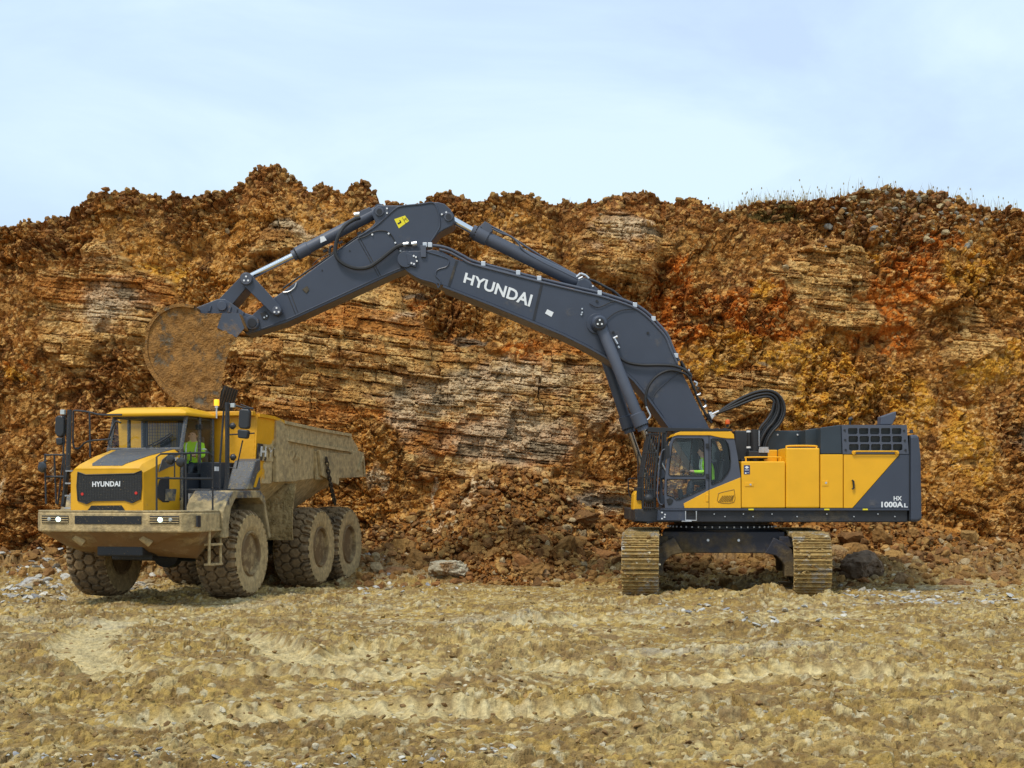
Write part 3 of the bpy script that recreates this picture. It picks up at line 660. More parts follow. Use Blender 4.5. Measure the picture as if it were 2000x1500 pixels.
# undercarriage: its own heading, pointed a few degrees left of the house's cross axis
UA = R(6); uf = Vector((-math.sin(UA), -math.cos(UA), 0)); ur = Vector((math.cos(UA), -math.sin(UA), 0))
def UL(x, y, z): return Vector((EX.x, EX.y, 0)) + ur*x - uf*y + Vector((0, 0, z))
GAUGE, TL, TR = 1.82, 2.45, .60
def stadium(n):
    st = 2*TL; arc = math.pi*TR; tot = 2*st + 2*arc; o = []
    for i in range(n):
        d = (i + .5)/n*tot
        if d < st: o.append((-TL+d, TR*2+.06, 0.0, 1.0))
        elif d < st+arc: a = (d-st)/TR; o.append((TL+math.sin(a)*TR, TR+.06+math.cos(a)*TR, math.sin(a), math.cos(a)))
        elif d < 2*st+arc: o.append((TL-(d-st-arc), .06, 0.0, -1.0))
        else: a = (d-2*st-arc)/TR; o.append((-TL-math.sin(a)*TR, TR+.06-math.cos(a)*TR, -math.sin(a), -math.cos(a)))
    return o, tot
def make_track(sx):
    st, tot = stadium(52); pit = tot/52; m = MB(); cx = sx*GAUGE; W = .40
    for y, z, ny, nz in st:
        t = (nz, -ny)
        def q(x, u, h): return UL(cx+x, y+t[0]*u+ny*h, z+t[1]*u+nz*h)
        a, b = -pit/2*.97, pit/2*.97; jz = random.uniform(-.008, .008)
        m.hexa([q(-W,a,0),q(W,a,0),q(W,b,0),q(-W,b,0),q(-W,a,.045),q(W,a,.045),q(W,b,.045),q(-W,b,.045)])
        for u in (-.09, 0, .09):
            m.hexa([q(-W+.01,u-.014,.04),q(W-.01,u-.014,.04),q(W-.01,u+.014,.04),q(-W+.01,u+.014,.04),q(-W+.01,u-.008,.09+jz),q(W-.01,u-.008,.09+jz),q(W-.01,u+.008,.09+jz),q(-W+.01,u+.008,.09+jz)])
    tk = m.build('track', M_TRACK, ex)
    m = MB()                                                       # chain of links inside the shoes
    for y, z, ny, nz in st:
        t = (nz, -ny)
        for s_ in (-.16, .10):
            v = []
            for h in (-.17, -.002):
                for x, u in ((s_,-.15),(s_+.06,-.15),(s_+.06,.15),(s_,.15)): v.append(UL(cx+x, y+t[0]*u+ny*h, z+t[1]*u+nz*h))
            m.hexa(v)
    m.build('link_chain', M_TRACK, tk)
    for yy_, nm in ((TL, 'sprocket'), (-TL, 'idler_wheel')):
        m = MB(); m.lathe(UL(cx-.22, yy_, TR+.06), ur, [(.12,0),(.38,.02),(.40,.10),(.44,.12),(.44,.30),(.40,.32),(.38,.42),(.12,.44)], 32); m.build(nm, M_UNDER, tk, smooth=True)
    for k in range(8):
        m = MB(); m.lathe(UL(cx-.2, -1.9+k*.54, .28), ur, [(.05,0),(.17,.02),(.14,.12),(.14,.28),(.17,.38),(.05,.40)], 20); m.build('track_roller', M_UNDER, tk, smooth=True)
    m = MB(); v = [UL(cx-.24, -2.2, .38), UL(cx+.24, -2.2, .38), UL(cx+.24, 2.2, .38), UL(cx-.24, 2.2, .38), UL(cx-.24, -2.1, 1.02), UL(cx+.24, -2.1, 1.02), UL(cx+.24, 2.1, 1.02), UL(cx-.24, 2.1, 1.02)]
    m.hexa(v); m.build('track_frame', M_UNDER, tk, bevel=.03)
    # mud packed between the grousers
    rng2 = np.random.RandomState(int(40+sx)); m2 = 1100; ii = rng2.randint(0, 52, m2); P3 = []; sz = (.02+.075*rng2.rand(m2)**2.5).astype(f4)
    for i in ii:
        y, z, ny, nz = st[i]; u = rng2.uniform(-.13, .13); x = rng2.uniform(-W, W); P3.append(tuple(UL(cx+x, y+nz*u+ny*.045, z-ny*u+nz*.045) - OFF))
    o = scatter('packed_mud', np.array(P3, f4), sz, pal(m2, ((.34,.23,.09),(.26,.15,.05),(.45,.38,.25)), (4,3,1)), MS, 50+int(sx), flat=.6); del o['kind']; o.parent = tk; o['kind'] = 'stuff'
    return tk
tk_l = make_track(-1); tk_r = make_track(1)
tk_l['label'] = 'crawler track nearer the dumper'; tk_r['label'] = 'crawler track under the counterweight side'
m = MB()                                                            # carbody: X-frame with arched legs
m.hexa([UL(-1.40,-1.3,.86), UL(1.40,-1.3,.86), UL(1.40,1.3,.86), UL(-1.40,1.3,.86), UL(-1.35,-1.3,1.34), UL(1.35,-1.3,1.34), UL(1.35,1.3,1.34), UL(-1.35,1.3,1.34)])
for sx in (-1, 1):
    for y0, y1 in ((-1.55, -.85), (.85, 1.55)):
        o_ = [(1.10,1.22),(1.30,1.12),(1.50,.95),(1.58,.62),(1.60,.36),(1.34,.36),(1.34,.60),(1.28,.70),(1.15,.82),(.9,.87)]
        m.ext([UL(sx*a, y0, b) for a, b in o_], -uf*(y1-y0))
m.build('carbody', M_UNDER, ex, bevel=.02)
for sx in (-1, 1):
    m = MB(); m.hexa([UL(sx*1.5-.27,-1.42,1.0),UL(sx*1.5+.27,-1.42,1.0),UL(sx*1.5+.27,-1.2,1.0),UL(sx*1.5-.27,-1.2,1.0),UL(sx*1.5-.27,-1.42,1.24),UL(sx*1.5+.27,-1.42,1.24),UL(sx*1.5+.27,-1.2,1.24),UL(sx*1.5-.27,-1.2,1.24)])
    m.build('frame_bracket', M_UNDER, ex, bevel=.015)
m = MB(); m.lathe(UL(0,0,1.33), (0,0,1), [(1.30,0),(1.32,.05),(1.22,.06),(1.22,.13),(1.10,.14),(1.10,.30)], 64); m.build('slewing_ring', M_FRAME, ex, smooth=True)
for k in range(24):
    a = math.pi + (k+.5)/24*math.pi; m = MB(); c = UL(1.245*math.cos(a), 1.245*math.sin(a), 1.42); m.cyl(c, c+Vector((0,0,.035)), .02, n=6); m.build('ring_bolt', M_STEEL, ex)
for a in (-.34, .34):
    m = MB(); c = UL(a, -1.31, 1.15); m.cyl(c, c+uf*.02, .03, n=10); m.build('plug', M_WHITE, ex)

# ---- upper structure
m = MB(); m.px([(1240,994),(1773,994),(1773,1020),(1262,1020),(1240,1018)], YN+.04, YF-.05)
uf_ = m.build('house_frame', M_FRAME, ex, bevel=.02)
m = MB(); m.px([(1290,993),(1776,993),(1776,997),(1290,997)], YN-.03, YN+.3); m.build('deck_ledge', M_SLATE, ex, bevel=.004)
m = MB(); m.px([(1285,997),(1338,997),(1338,1017),(1283,1017)], YN-.01, YN+.3); m.build('front_skirt', M_SLATE, ex, bevel=.01)
for a, b in ((1293,1001),(1299,1005),(1298,1010),(1293,1013)):
    m = MB(); disc(m, a, b, YN-.03, YN, .018, 10); m.build('skirt_bolt', M_WHITE, ex)
for k, a in enumerate((1395,1416,1452,1471,1508,1557,1615,1668,1715,1748)):
    m = MB(); disc(m, a, 1004+(k % 2)*5, YN+.0, YN+.05, .014, 8); m.build('frame_bolt', M_STEEL, ex)
m = MB(); m.px([(1236,996),(1260,996),(1260,1022),(1238,1020)], YN+.5, YN+1.1); m.px([(1262,996),(1284,996),(1284,1019),(1264,1023)], YN+.05, YN+1.1); m.build('front_step', M_FRAME, ex, bevel=.01)
m = MB(); m.px([(1238,966),(1246,955),(1256,977),(1255,996),(1237,996)], YN+.3, YN+1.0); m.build('front_cover', M_YEL, ex, bevel=.02)
m = MB(); m.px([(1244,952),(1255,952),(1256,977),(1243,977)], YN+.25, YN+1.05); m.build('work_lamp_bracket', M_BLK, ex, bevel=.01)
for a in (1467, 1615, 1690):
    m = MB(); m.px([(a-5,993.5),(a+5,993.5),(a+5,996.3),(a-5,996.3)], YN-.04, YN-.02); m.build('reflector', M_YLAB, ex)
m = MB(); m.tube(PP([(1339,998),(1339,1016),(1360,1016.5),(1360,998)], YN-.05), .014); m.box(*[P(1331,0,YN-.05)[0], P(1350,0,YN-.05)[0]], YN-.14, YN+.0, P(0,1018.5,YN)[2], P(0,1017,YN)[2]); m.build('step', M_STEEL, ex)

# near-side panels
def panel(name, pts, mt, Y0=YN, Y1=YN+.5, bev=.02, label=None, parent=ex):
    m = MB(); m.px(pts, Y0, Y1); return m.build(name, mt, parent, bevel=bev, label=label)
p1 = panel('side_box', [(1448,901),(1534,901),(1534,992.3),(1448,992.3)], M_YEL, YN, YN+1.05, .025, 'low yellow toolbox panel behind the cab')
p2 = panel('fuel_tank', [(1535.3,874.8),(1601,874.8),(1601,992.3),(1535.3,992.3)], M_YEL, YN-.02, YN+1.05, .03, 'tall yellow tank with filler step')
p3 = panel('side_door', [(1602.3,887.5),(1646.5,887.5),(1646.5,992.3),(1602.3,992.3)], M_YEL, YN, YN+.6, .012, 'narrow yellow door')
p4 = panel('side_door', [(1648,887.5),(1757,887.5),(1665,992.3),(1648,992.3)], M_YEL, YN, YN+.6, .008, 'yellow door cut on the slant')
p5 = panel('rear_panel', [(1758.2,887.5),(1776,887.5),(1776,992.3),(1666.2,992.3)], M_SLATE, YN+.001, YN+.6, .004, 'slate panel bearing the model number')
panel('engine_bay', [(1604,889),(1775,889),(1775,992),(1604,992)], M_SLATE2, YN+.62, YF-.02, .02)
for (a, b, c, d) in ((1455,943,1472,950),):
    m = MB(); m.px([(a,b),(c,b),(c,d),(a,d)], YN-.012, YN+.01); o = m.build('latch', M_YEL, p1, bevel=.004); m = MB(); disc(m, 1466, 946.3, YN-.02, YN, .022, 12); m.build('keyhole', M_STEEL, p1)
m = MB(); m.px([(1605,939),(1618,939),(1618,949),(1605,949)], YN-.012, YN+.01); m.build('latch', M_YEL, p3, bevel=.004); m = MB(); disc(m, 1613.5, 943, YN-.02, YN, .024, 12); m.build('keyhole', M_STEEL, p3)
m = MB(); m.tube(PP([(1664,938),(1667,940),(1667.5,953),(1664.5,955.5)], YN-.04), .022); m.build('door_handle', M_BLK, p4, smooth=True)
m = MB(); lettering(m, 'HX', PP([(1745.5,977.5),(1761.5,977.5),(1761.5,969),(1745.5,969)], YN-.004), (0,.01,0), .025); m.build('lettering', M_WHITE, p5)
m = MB(); lettering(m, '1000A', PP([(1721.4,991),(1764.2,991),(1764.2,979.8),(1721.4,979.8)], YN-.004), (0,.01,0), .035)
lettering(m, 'L', PP([(1766,991),(1773,991),(1773,983),(1766,983)], YN-.004), (0,.01,0), .03); m.build('lettering', M_WHITE, p5)
# maker's plate on the toolbox: navy sticker with a white diamond
m = MB(); m.px([(1452.8,908.5),(1464.6,908.5),(1464.6,926.2),(1452.8,926.2)], YN-.006, YN+.01); nv = m.build('label', M_NAVY, p1)
m = MB(); m.px([(1454.2,912.8),(1458.7,909.9),(1463.2,912.8),(1458.7,915.7)], YN-.012, YN); m.px([(1454.6,917.4),(1463,917.4),(1463,918.5),(1454.6,918.5)], YN-.012, YN); m.px([(1455,922.5),(1458,922.5),(1458,925.4),(1455,925.4)], YN-.012, YN); m.px([(1459.3,923),(1463,923),(1463,923.8),(1459.3,923.8)], YN-.012, YN); m.build('label_print', M_WHITE, p1)
# rails on top
m = MB(); m.tube(smooth_pts(PP([(1457,901),(1457,895.5),(1459.5,893),(1521,893),(1524,896),(1524,901)], YN+.12), 3), .016); m.build('hand_rail', M_YEL, ex, smooth=True)
m = MB(); m.tube(smooth_pts(PP([(1536,875),(1540,871),(1592,871),(1594,875)], YN+.1), 3), .02); m.build('hand_rail', M_YEL, p2, smooth=True)
m = MB(); m.tube(PP([(1668,884),(1671,881.5),(1749,881.5),(1752,884)], YN-.06), .016); m.build('hand_rail', M_YEL, ex, smooth=True)
for a in (1668, 1752):
    m = MB(); disc(m, a, 883.8, YN-.05, YN, .045, 16); m.build('rail_mount', M_YEL, ex)
m = MB(); m.box(P(1507,0,YN)[0], P(1535,0,YN)[0], YN+1.06, YN+1.5, P(0,992,YN)[2], P(0,876,YN)[2]); m.build('tank_end', M_YEL, ex, bevel=.02)
# vent panel over the engine with its 15 openings
og = [(1644,829.8),(1771,829.8),(1775.2,886.6),(1646,886.6)]
holes = []
for r_ in range(3):
    for c_ in range(5):
        x0 = 1656.3 + c_*21.4 + r_*1.1; y0 = 835.9 + r_*15.7; w_, h_ = 18.6, 12.2; k = 1.8
        holes.append([(x0+k,y0),(x0+w_-k,y0),(x0+w_,y0+k),(x0+w_,y0+h_-k),(x0+w_-k,y0+h_),(x0+k,y0+h_),(x0,y0+h_-k),(x0,y0+k)])
m = MB(); plate(m, og, holes, lambda a, b: P(a, b, YN-.01), (0, .05, 0)); vp = m.build('vent_panel', M_SLATE2, ex)
panel('radiator_core', [(1647,833),(1769,833),(1773,884),(1648,884)], mat('radiator', (.035,.04,.04), .5, var=.3), YN+.12, YN+.3, 0, parent=vp)
m = MB()
for k in range(24): y_ = 834+k*2.1; m.px([(1648,y_),(1771,y_),(1771,y_+.6),(1648,y_+.6)], YN+.09, YN+.11)
m.build('vent_louvres', mat('louvre_grey', (.10,.11,.11), .45), vp)
for a, b in ((1650,840),(1651,859),(1652,878.5),(1766,841),(1767.5,860),(1769,879)):
    m = MB(); disc(m, a, b, YN-.03, YN, .022, 12); m.build('panel_bolt', M_BLK, vp)
m = MB(); m.px([(1646,829.9),(1770,829.9),(1774,886),(1648,886)], YN+.32, YF); m.build('engine_hood', M_SLATE2, ex, bevel=.03)
m = MB(); m.px([(1602.6,835.2),(1642.8,829.6),(1645,886.6),(1602.6,886.6)], YN+.02, YF); m.build('engine_hood', mat('dark_hood', (.030,.042,.055), .4), ex, bevel=.015)
m = MB(); m.px([(1573,839.5),(1601.4,835.6),(1601.4,887),(1573,887)], YN+.45, YF); m.build('engine_hood', mat('dark_hood', (.028,.040,.052), .4), ex, bevel=.015)
m = MB(); m.px([(1497,841),(1571.6,841),(1571.6,892),(1497,892)], YN+1.35, YF-.3)
hd = m.build('platform_box', mat('dark_hood', (.030,.044,.056), .4), ex, bevel=.02)
for a in (1519, 1558): m = MB(); disc(m, a, 849, YN+1.32, YN+1.36, .02, 10); m.build('box_bolt', M_WHITE, hd)
m = MB(); m.px([(1436,841),(1467,841),(1467,900),(1436,900)], YN+1.3, YN+1.8); m.build('platform_box', mat('dark_box', (.03,.032,.036), .6), ex, bevel=.02)
m = MB(); m.px([(1448,896),(1534,896),(1534,960),(1448,960)], YN+1.15, YF-.3); m.build('platform_box', M_BLK, ex, bevel=.02)
# air cleaner stack and its pale clamp
m = MB(); a = P(1474,900,YN+.75); b = P(1474,839,YN+.75); m.cyl(a, b, .09); m.cyl(P(1463,900,YN+.8), P(1463,839,YN+.8), .05); ac = m.build('air_intake', M_BLK, ex, smooth=True)
for yy_ in (841, 872): m = MB(); m.cyl(P(1463,yy_,YN+.8), P(1463,yy_+3.5,YN+.8), .06); m.build('clamp', M_WHITE, ac)
m = MB(); m.cyl(P(1481,841,YN+.8), P(1481,871,YN+.8), .035); m.build('pipe', M_STEEL, ac, smooth=True)
m = MB()
for k in range(7): m.cyl(P(1484+k*2.6,873,YN+.6), P(1484+k*2.6,884,YN+.6), .014, n=8)
m.px([(1482,877),(1502,877),(1502,884),(1482,884)], YN+.62, YN+.8); m.build('valve_block', M_STEEL, ac)
m = MB(); m.px([(1462,880),(1500,882),(1500,896),(1462,896)], YN+.63, YN+1.1); m.build('pump_cover', M_BLK, ex, bevel=.02)
# counterweight, exhaust, lamps
m = MB(); m.px([(1776.6,849),(1795,849),(1799.5,889),(1801.5,1012),(1797.5,1019.5),(1776.6,1019.5)], YN-.02, YF+.02)
cw = m.build('counterweight', M_SLATE, ex, bevel=.07, seg=3)
m = MB(); m.px([(1776.2,849.8),(1776.2,1019),(1777.2,1019),(1777.2,849.8)], YN-.021, YN+.1); m.build('seam', M_BLK, cw)
m = MB(); m.px([(1720,829.5),(1720.8,813.6),(1750.7,803.3),(1750,815.5),(1743,829.5)], YN+1.3, YN+1.65); m.build('exhaust_stack', M_SLATE2, ex, bevel=.02)
m = MB(); a = P(1660,829,YN+.4); m.cyl(a, Vector(a)+Vector((0,0,.10)), .02, n=10); m.tube([Vector(a)+Vector((-.02,0,.10)), Vector(a)+Vector((.05,0,.14))], .045, 12); m.build('rear_camera', M_BLK, ex)
m = MB(); a = P(1780,846,YN+.8); m.cyl(a, Vector(a)+Vector((0,0,.08)), .05, .03, 12); m.build('rear_beacon', M_BLK, ex)
m = MB(); m.cyl(P(1421,834,YN+1.2), P(1421,828,YN+1.2), .03, n=12); bs = m.build('beacon', M_BLK, ex)
m = MB(); m.lathe(P(1421,828.5,YN+1.2), (0,0,1), [(.055,0),(.06,.03),(.05,.09),(.02,.11)], 20); m.build('beacon_lens', M_ORANGE, bs, smooth=True)

# ---- operator's cab
CY1 = YN + 1.08
cab = empty('cab', (0,0,0)); cab.parent = ex
body = [(1314,853.5),(1322,848),(1334,846),(1384.8,846),(1425,846),(1434,856),(1440.5,890),(1446.8,932),(1447.2,992.3),(1299,992.3),(1297.5,960),(1299,934),(1303,890),(1307.5,866)]
w1 = [(1317,858),(1320,856.4),(1370,856.4),(1373.4,858),(1374.6,862),(1376,925),(1373,929),(1310,929),(1306.4,926),(1307,919),(1313.5,867)]
w2 = [(1303,936),(1377.4,936),(1377.4,953.6),(1326,976),(1320,976),(1314,970.5),(1303,966.7)]
w3 = [(1388.8,858),(1391,856.6),(1408,857.4),(1417,860),(1422,867),(1425,880),(1426.8,901),(1425.5,915),(1421,925),(1410,938),(1391,946.6),(1389.5,945)]
m = MB(); plate(m, body, [w1, w2, w3], lambda a, b: P(a, b, YN), (0, .07, 0)); shell = m.build('cab_shell', M_SLATE2, cab, bevel=.008)
m = MB(); plate(m, body, [w1, w2, w3], lambda a, b: Vector(P(a, b, YN)) + Vector((0, CY1-.07-YN, 0)), (0, .07, 0)); m.build('cab_shell', M_SLATE2, cab)
def strip(p0, p1, th=1.6):
    m.ext(PP([p0, p1, (p1[0]+th, p1[1]), (p0[0]+th, p0[1])], YN+.071), (0, CY1-YN-.142, 0))
m = MB(); strip((1428,857),(1442,932),4); strip((1442,932),(1442.5,990),4); m.build('rear_wall', M_BLK, cab)
m = MB(); m.px([(1300,985),(1446,985),(1446,991.5),(1300,991.5)], YN+.071, CY1-.071); m.build('cab_floor', M_BLK, cab)
m = MB(); m.px([(1313,853.5),(1319.5,846),(1329,843),(1427,843),(1433.4,848.5),(1434.3,856.6),(1420,856.2),(1407,854.7),(1387,850.2),(1323,850),(1316,852)], YN-.02, CY1); m.build('cab_roof', M_YEL, cab, bevel=.02)
m = MB(); m.px([(1337,992.2),(1335.3,983.5),(1384.4,957.6),(1384.4,992.2)], YN-.015, YN-.001); m.build('door_skirt', M_YEL, cab, bevel=.005)
m = MB(); m.px([(1385.4,957.1),(1446.6,932.4),(1447.2,992.2),(1385.4,992.2)], YN-.015, YN-.001); sk = m.build('side_skirt', M_YEL, cab, bevel=.005)
m = MB()
for k in range(9):
    x0 = 1403+k*3.3; yb, yt = 981-k*.1, 966-k*.9
    m.tube(PP([(x0, yb), (min(x0+9, 1433), max(yt, yb-13))], YN-.018), .008, 5)
m.tube(smooth_pts(PP([(1403,966),(1403,981),(1433,981),(1434,958.5),(1430,957),(1405,963),(1403,966)], YN-.016), 3), .008, 5); m.build('vent_slots', mat('dark_gold', (.25,.13,.01), .5), cab)
for pts, nm, tt in ((w1,'door_window',.03),(w2,'lower_window',.03),(w3,'rear_window',.03)):
    m = MB(); m.ext(PP(pts, YN+tt), (0,.008,0)); m.build(nm, M_GLS, cab)
    m = MB(); m.ext([q+Vector((0, CY1-YN-.05, 0)) for q in PP(pts, YN)], (0,.008,0)); m.build(nm, M_GLS, cab)
    m = MB(); pp_ = PP(pts, YN-.008); m.tube(pp_+[pp_[0]], .011, 6); m.build('window_seal', M_BLK, cab)
m = MB(); m.px([(1383.8,847),(1385.6,847),(1385.6,992),(1383.8,992)], YN-.003, YN+.02); m.build('door_seam', M_BLK, cab)
m = MB(); m.tube(PP([(1352,857),(1345,929)], YN+.02), .010, 6); m.build('window_bar', M_BLK, cab)
for b in (866, 925): m = MB(); m.px([(1379,b),(1385,b),(1385,b+9),(1379,b+9)], YN-.04, YN); m.build('hinge', M_BLK, cab, bevel=.008)
m = MB(); m.px([(1379,966),(1384,966),(1384,980),(1379,980)], YN-.03, YN-.01); m.build('door_handle', M_YEL, cab, bevel=.006)
m = MB(); m.px([(1302,975),(1308,972),(1315,976),(1312,984),(1305,986)], YN-.02, YN); m.build('step_hole', M_BLK, cab, bevel=.008)
# windscreen and roof guards
m = MB()
gx0, gx1 = (1268, 843), (1255, 955)
for k in range(9):
    Yk = YN+.03 + k*(CY1-YN-.06)/8
    m.tube(PP([(1270,845),(1255.5,933),(1257,994)], YN+.02)[0:3] if k == 0 else [Vector((q.x, Yk, q.z)) for q in PP([(1270,845),(1255.5,933),(1257,994)], YN)], .020, 6)
for px_ in (1272, 1276, 1280, 1284, 1288):
    m.tube(PP([(px_,845),(px_-11,934),(px_-11,994)], YN+.015), .016, 6)
for b, xa, xb in ((848,1268,1290),(885,1263,1285),(932,1255,1277),(957,1256,1276),(992,1257,1280)):
    q = PP([(xa,b),(xb,b)], YN+.01); m.tube(q, .013, 6); q = PP([(xa,b)], YN)[0]; m.tube([q, Vector((q.x, CY1, q.z))], .014, 6)
m.build('front_guard', M_BLK, cab)
m = MB(); m.px([(1265,834.5),(1431,838),(1431,842),(1300,842),(1300,846),(1265,843)], YN+.0, YN+.06); m.px([(1265,834.5),(1431,838),(1431,842),(1265,843)], CY1-.06, CY1)
for a in range(1270, 1430, 16): m.px([(a,836),(a+6,836),(a+6,839.5),(a,839.5)], YN+.06, CY1-.06)
m.px([(1296,846),(1303,842),(1300,880),(1296,900),(1290,900)], YN+.02, YN+.06); m.build('roof_guard', M_BLK, cab, bevel=.005)
m = MB(); m.tube(PP([(1289,846),(1284,890),(1279,940),(1279,992)], YN+.0), .03, 6); m.tube(PP([(1294,846),(1293,880),(1290,930),(1288,992)], YN-.01), .022, 8); m.build('front_pillar', M_BLK, cab)
m = MB(); m.tube(smooth_pts(PP([(1300,877),(1293,882),(1288,905),(1285,940),(1284,968),(1288,983),(1294,986)], YN-.08), 4), .016); m.build('grab_rail', M_SLATE2, cab, smooth=True)
m = MB(); m.px([(1299.5,870),(1308,870),(1308.5,893),(1304,896.5),(1300,894)], YN-.22, YN-.14); m.tube(PP([(1303,868),(1299,862)], YN-.17), .012); m.build('mirror', M_BLK, cab, bevel=.02)
m = MB(); m.tube([Vector(P(1268,974,YN-.2)), Vector(P(1282,971,YN+.0))], .014); m.lathe(P(1268,974,YN-.28), (0,1,0), [(.05,0),(.09,.03),(.11,.09),(.04,.12)], 20); m.build('convex_mirror', M_BLK, cab, smooth=True)
m = MB(); m.tube(smooth_pts(PP([(1246,960),(1236,972),(1229,966),(1227,940),(1229,935),(1242,934)], YN+1.2), 3), .014); m.tube(PP([(1246,990),(1246,880)], YN+1.1), .014); m.tube(PP([(1253,980),(1253,900)], YN+1.1), .012); m.build('hand_rail', M_BLK, cab)
# seat and levers
m = MB(); m.px([(1364,952),(1402,950),(1404,958),(1365,961)], YN+.28, YN+.80); m.px([(1399,951),(1409,899),(1416,900),(1410,955)], YN+.34, YN+.80); m.px([(1408,896),(1410,879),(1416,880),(1416,897)], YN+.42, YN+.68); m.px([(1374,960),(1388,960),(1390,985),(1362,985)], YN+.32, YN+.76)
m.build('seat', M_SEAT, cab, bevel=.03)
m = MB()
for yy_ in (YN+.2, YN+.88): m.px([(1350,936),(1384,934),(1384,940),(1352,942)], yy_-.05, yy_+.05); m.tube(PP([(1352,938),(1349,924)], yy_), .018)
m.px([(1326,955),(1333,955),(1336,985),(1328,985)], YN+.4, YN+.7); m.build('control_lever', M_BLK, cab, bevel=.01)

# ---- boom
BN, BF = 35.12, 36.28
boom_o = [(786,493),(800,489.5),(826,489),(843,487),(862,490),(890,506),(960,521),(1060,548),(1130,566),(1170,577),(1205,586),(1234,596),(1258,611),(1277,629),(1292,645),(1303,662),(1313,682),(1322,705),(1340,743),(1360,784),(1384,833),(1412,893),(1420,925),(1400,945),(1372,935),(1309,833),(1283,797),(1261,767),(1240,742),(1223,727),(1203,709),(1182,694),(1150,676),(1100,651),(1042,627),(960,593),(900,570),(866,557),(850,553),(820,544),(797,530),(786,517),(780,504)]
m = MB(); m.ext([Vector(P(a, b, BN)) + Vector((0,.03,0)) for a, b in boom_o], (0, BF-BN-.06, 0))
boom = m.build('boom', M_SLATE, ex, bevel=.015)
def plate_ring(name, outl, Y, par, inset=.0, th=.03, mt=M_SLATE): # side plate a little proud of the box
    m = MB(); m.px(outl, Y, Y+th); return m.build(name, mt, par, bevel=.006)
def ridge(name, pts, Y, r=.018, par=None, mt=M_SLATE, k=5, closed=False):
    m = MB(); m.tube(smooth_pts(PP(pts, Y), k), r, 6); return m.build(name, mt, par, smooth=True)
# flanges that stand proud along the lower and upper edges
low = [(866,557),(900,570),(960,593),(1042,627),(1100,651),(1150,676),(1182,694),(1203,709),(1223,727),(1240,742),(1261,767),(1283,797),(1309,833),(1372,935)]
m = MB(); q = PP(low, BN-.05); v = []; f = []
for i, a in enumerate(q):
    t = (q[min(i+1, len(q)-1)] - q[max(i-1, 0)]).normalized(); nrm = Vector((t.z, 0, -t.x)); nrm = nrm if nrm.z < 0 else -nrm
    for dn in (0.0, .05):
        for dy in (0, BF-BN+.10): v.append(a + nrm*dn + Vector((0, dy, 0)))
for i in range(len(q)-1):
    b = i*4; f += [(b,b+4,b+6,b+2),(b+1,b+3,b+7,b+5),(b,b+1,b+5,b+4),(b+2,b+6,b+7,b+3)]
f += [(0,2,3,1),(4*len(q)-4,4*len(q)-3,4*len(q)-1,4*len(q)-2)]
m.add(v, f); m.build('lower_flange', M_SLATE, boom, bevel=.006)
for n_, (a, b, c, d) in enumerate(((893,509,877,560),(1060,549,1042.5,626))):
    m = MB(); m.px([(a-3,b),(a+2,b),(c+2,d),(c-3,d)], BN+.018, BN+.04); m.build('weld_seam', M_FRAME, boom)
for n_ in range(1): ridge('weld_edge', [(786,517),(797,530),(820,544),(850,553),(856,562),(860,549),(851,538),(855,527),(872,521),(877,511),(872,504),(845,495),(826,489)], BN+.02, .016, boom)
ridge('weld_edge', [(1309,833),(1294,810),(1276,774),(1320,732),(1332,728)], BN+.02, .012, boom)
m = MB(); disc(m, 792.5, 506, BN-.02, BF+.02, .19); m.px([(793,494),(815,500),(812,522),(796,516)], BN-.03, BN+.03); tp = m.build('tip_pin', M_SLATE, boom, bevel=.01)
for a, b in ((808,499.8),(812.4,502),(814,509.5),(803.6,513.7),(808.5,515.4)): m = MB(); disc(m, a, b, BN-.045, BN-.02, .022, 10); m.build('pin_bolt', M_WHITE, tp)
m = MB(); lettering(m, 'HYUNDAI', PP([(904.5,551.5),(1034.5,599.5),(1041,576.2),(909.5,532)], BN+.018), (0,.012,0), .028, 1.02); m.build('lettering', M_WHITE, boom)
m = MB(); m.px([(1064.5,612),(1069,604),(1081.5,610),(1077,619)], BN+.02, BN+.04); m.build('label', M_WHITE, boom)
m = MB(); disc(m, 1166, 632, BN-.01, BN+.04, .235, 36); m.lathe(P(1171,630,BN-.36), (0,1,0), [(.13,0),(.17,.04),(.17,.30),(.20,.36)], 32); bo = m.build('cylinder_boss', M_SLATE, boom, bevel=.006, smooth=True)
m = MB(); disc(m, 1171.5, 629.5, BN-.40, BN-.35, .095, 28); m.build('pin_cap', M_BLK, bo, smooth=True); pinbolts(bo, 1171.5, 629.5, BN-.40)
for a, b in ((1137,603),(1137,610),(1135.5,614)): m = MB(); disc(m, a, b, BN-.01, BN+.03, .02, 8); m.build('fitting', M_STEEL, boom)
for a, b in ((1198,649),(1265.5,650),(1166,588)): m = MB(); disc(m, a, b, BN-.0, BN+.03, .03, 10); m.build('plug', M_BLK, boom)
# bracket that carries the arm ram on the boom's back
m = MB(); m.px([(1122,566),(1130,547),(1141,543),(1163,560),(1193,583)], YM-.34, YM-.24); br = m.build('ram_bracket', M_SLATE, boom, bevel=.012); m = MB(); m.px([(1122,566),(1130,547),(1141,543),(1163,560),(1193,583)], YM+.24, YM+.34); m.build('ram_bracket', M_SLATE, boom, bevel=.012)
m = MB(); disc(m, 1143, 559, YM-.38, YM+.38, .10); m.build('bracket_pin', M_SLATE, br)
for a, b in ((1158,558.5),(1156,567)): m = MB(); disc(m, a, b, YM-.36, YM-.33, .022, 10); m.build('pin_bolt', M_WHITE, br)

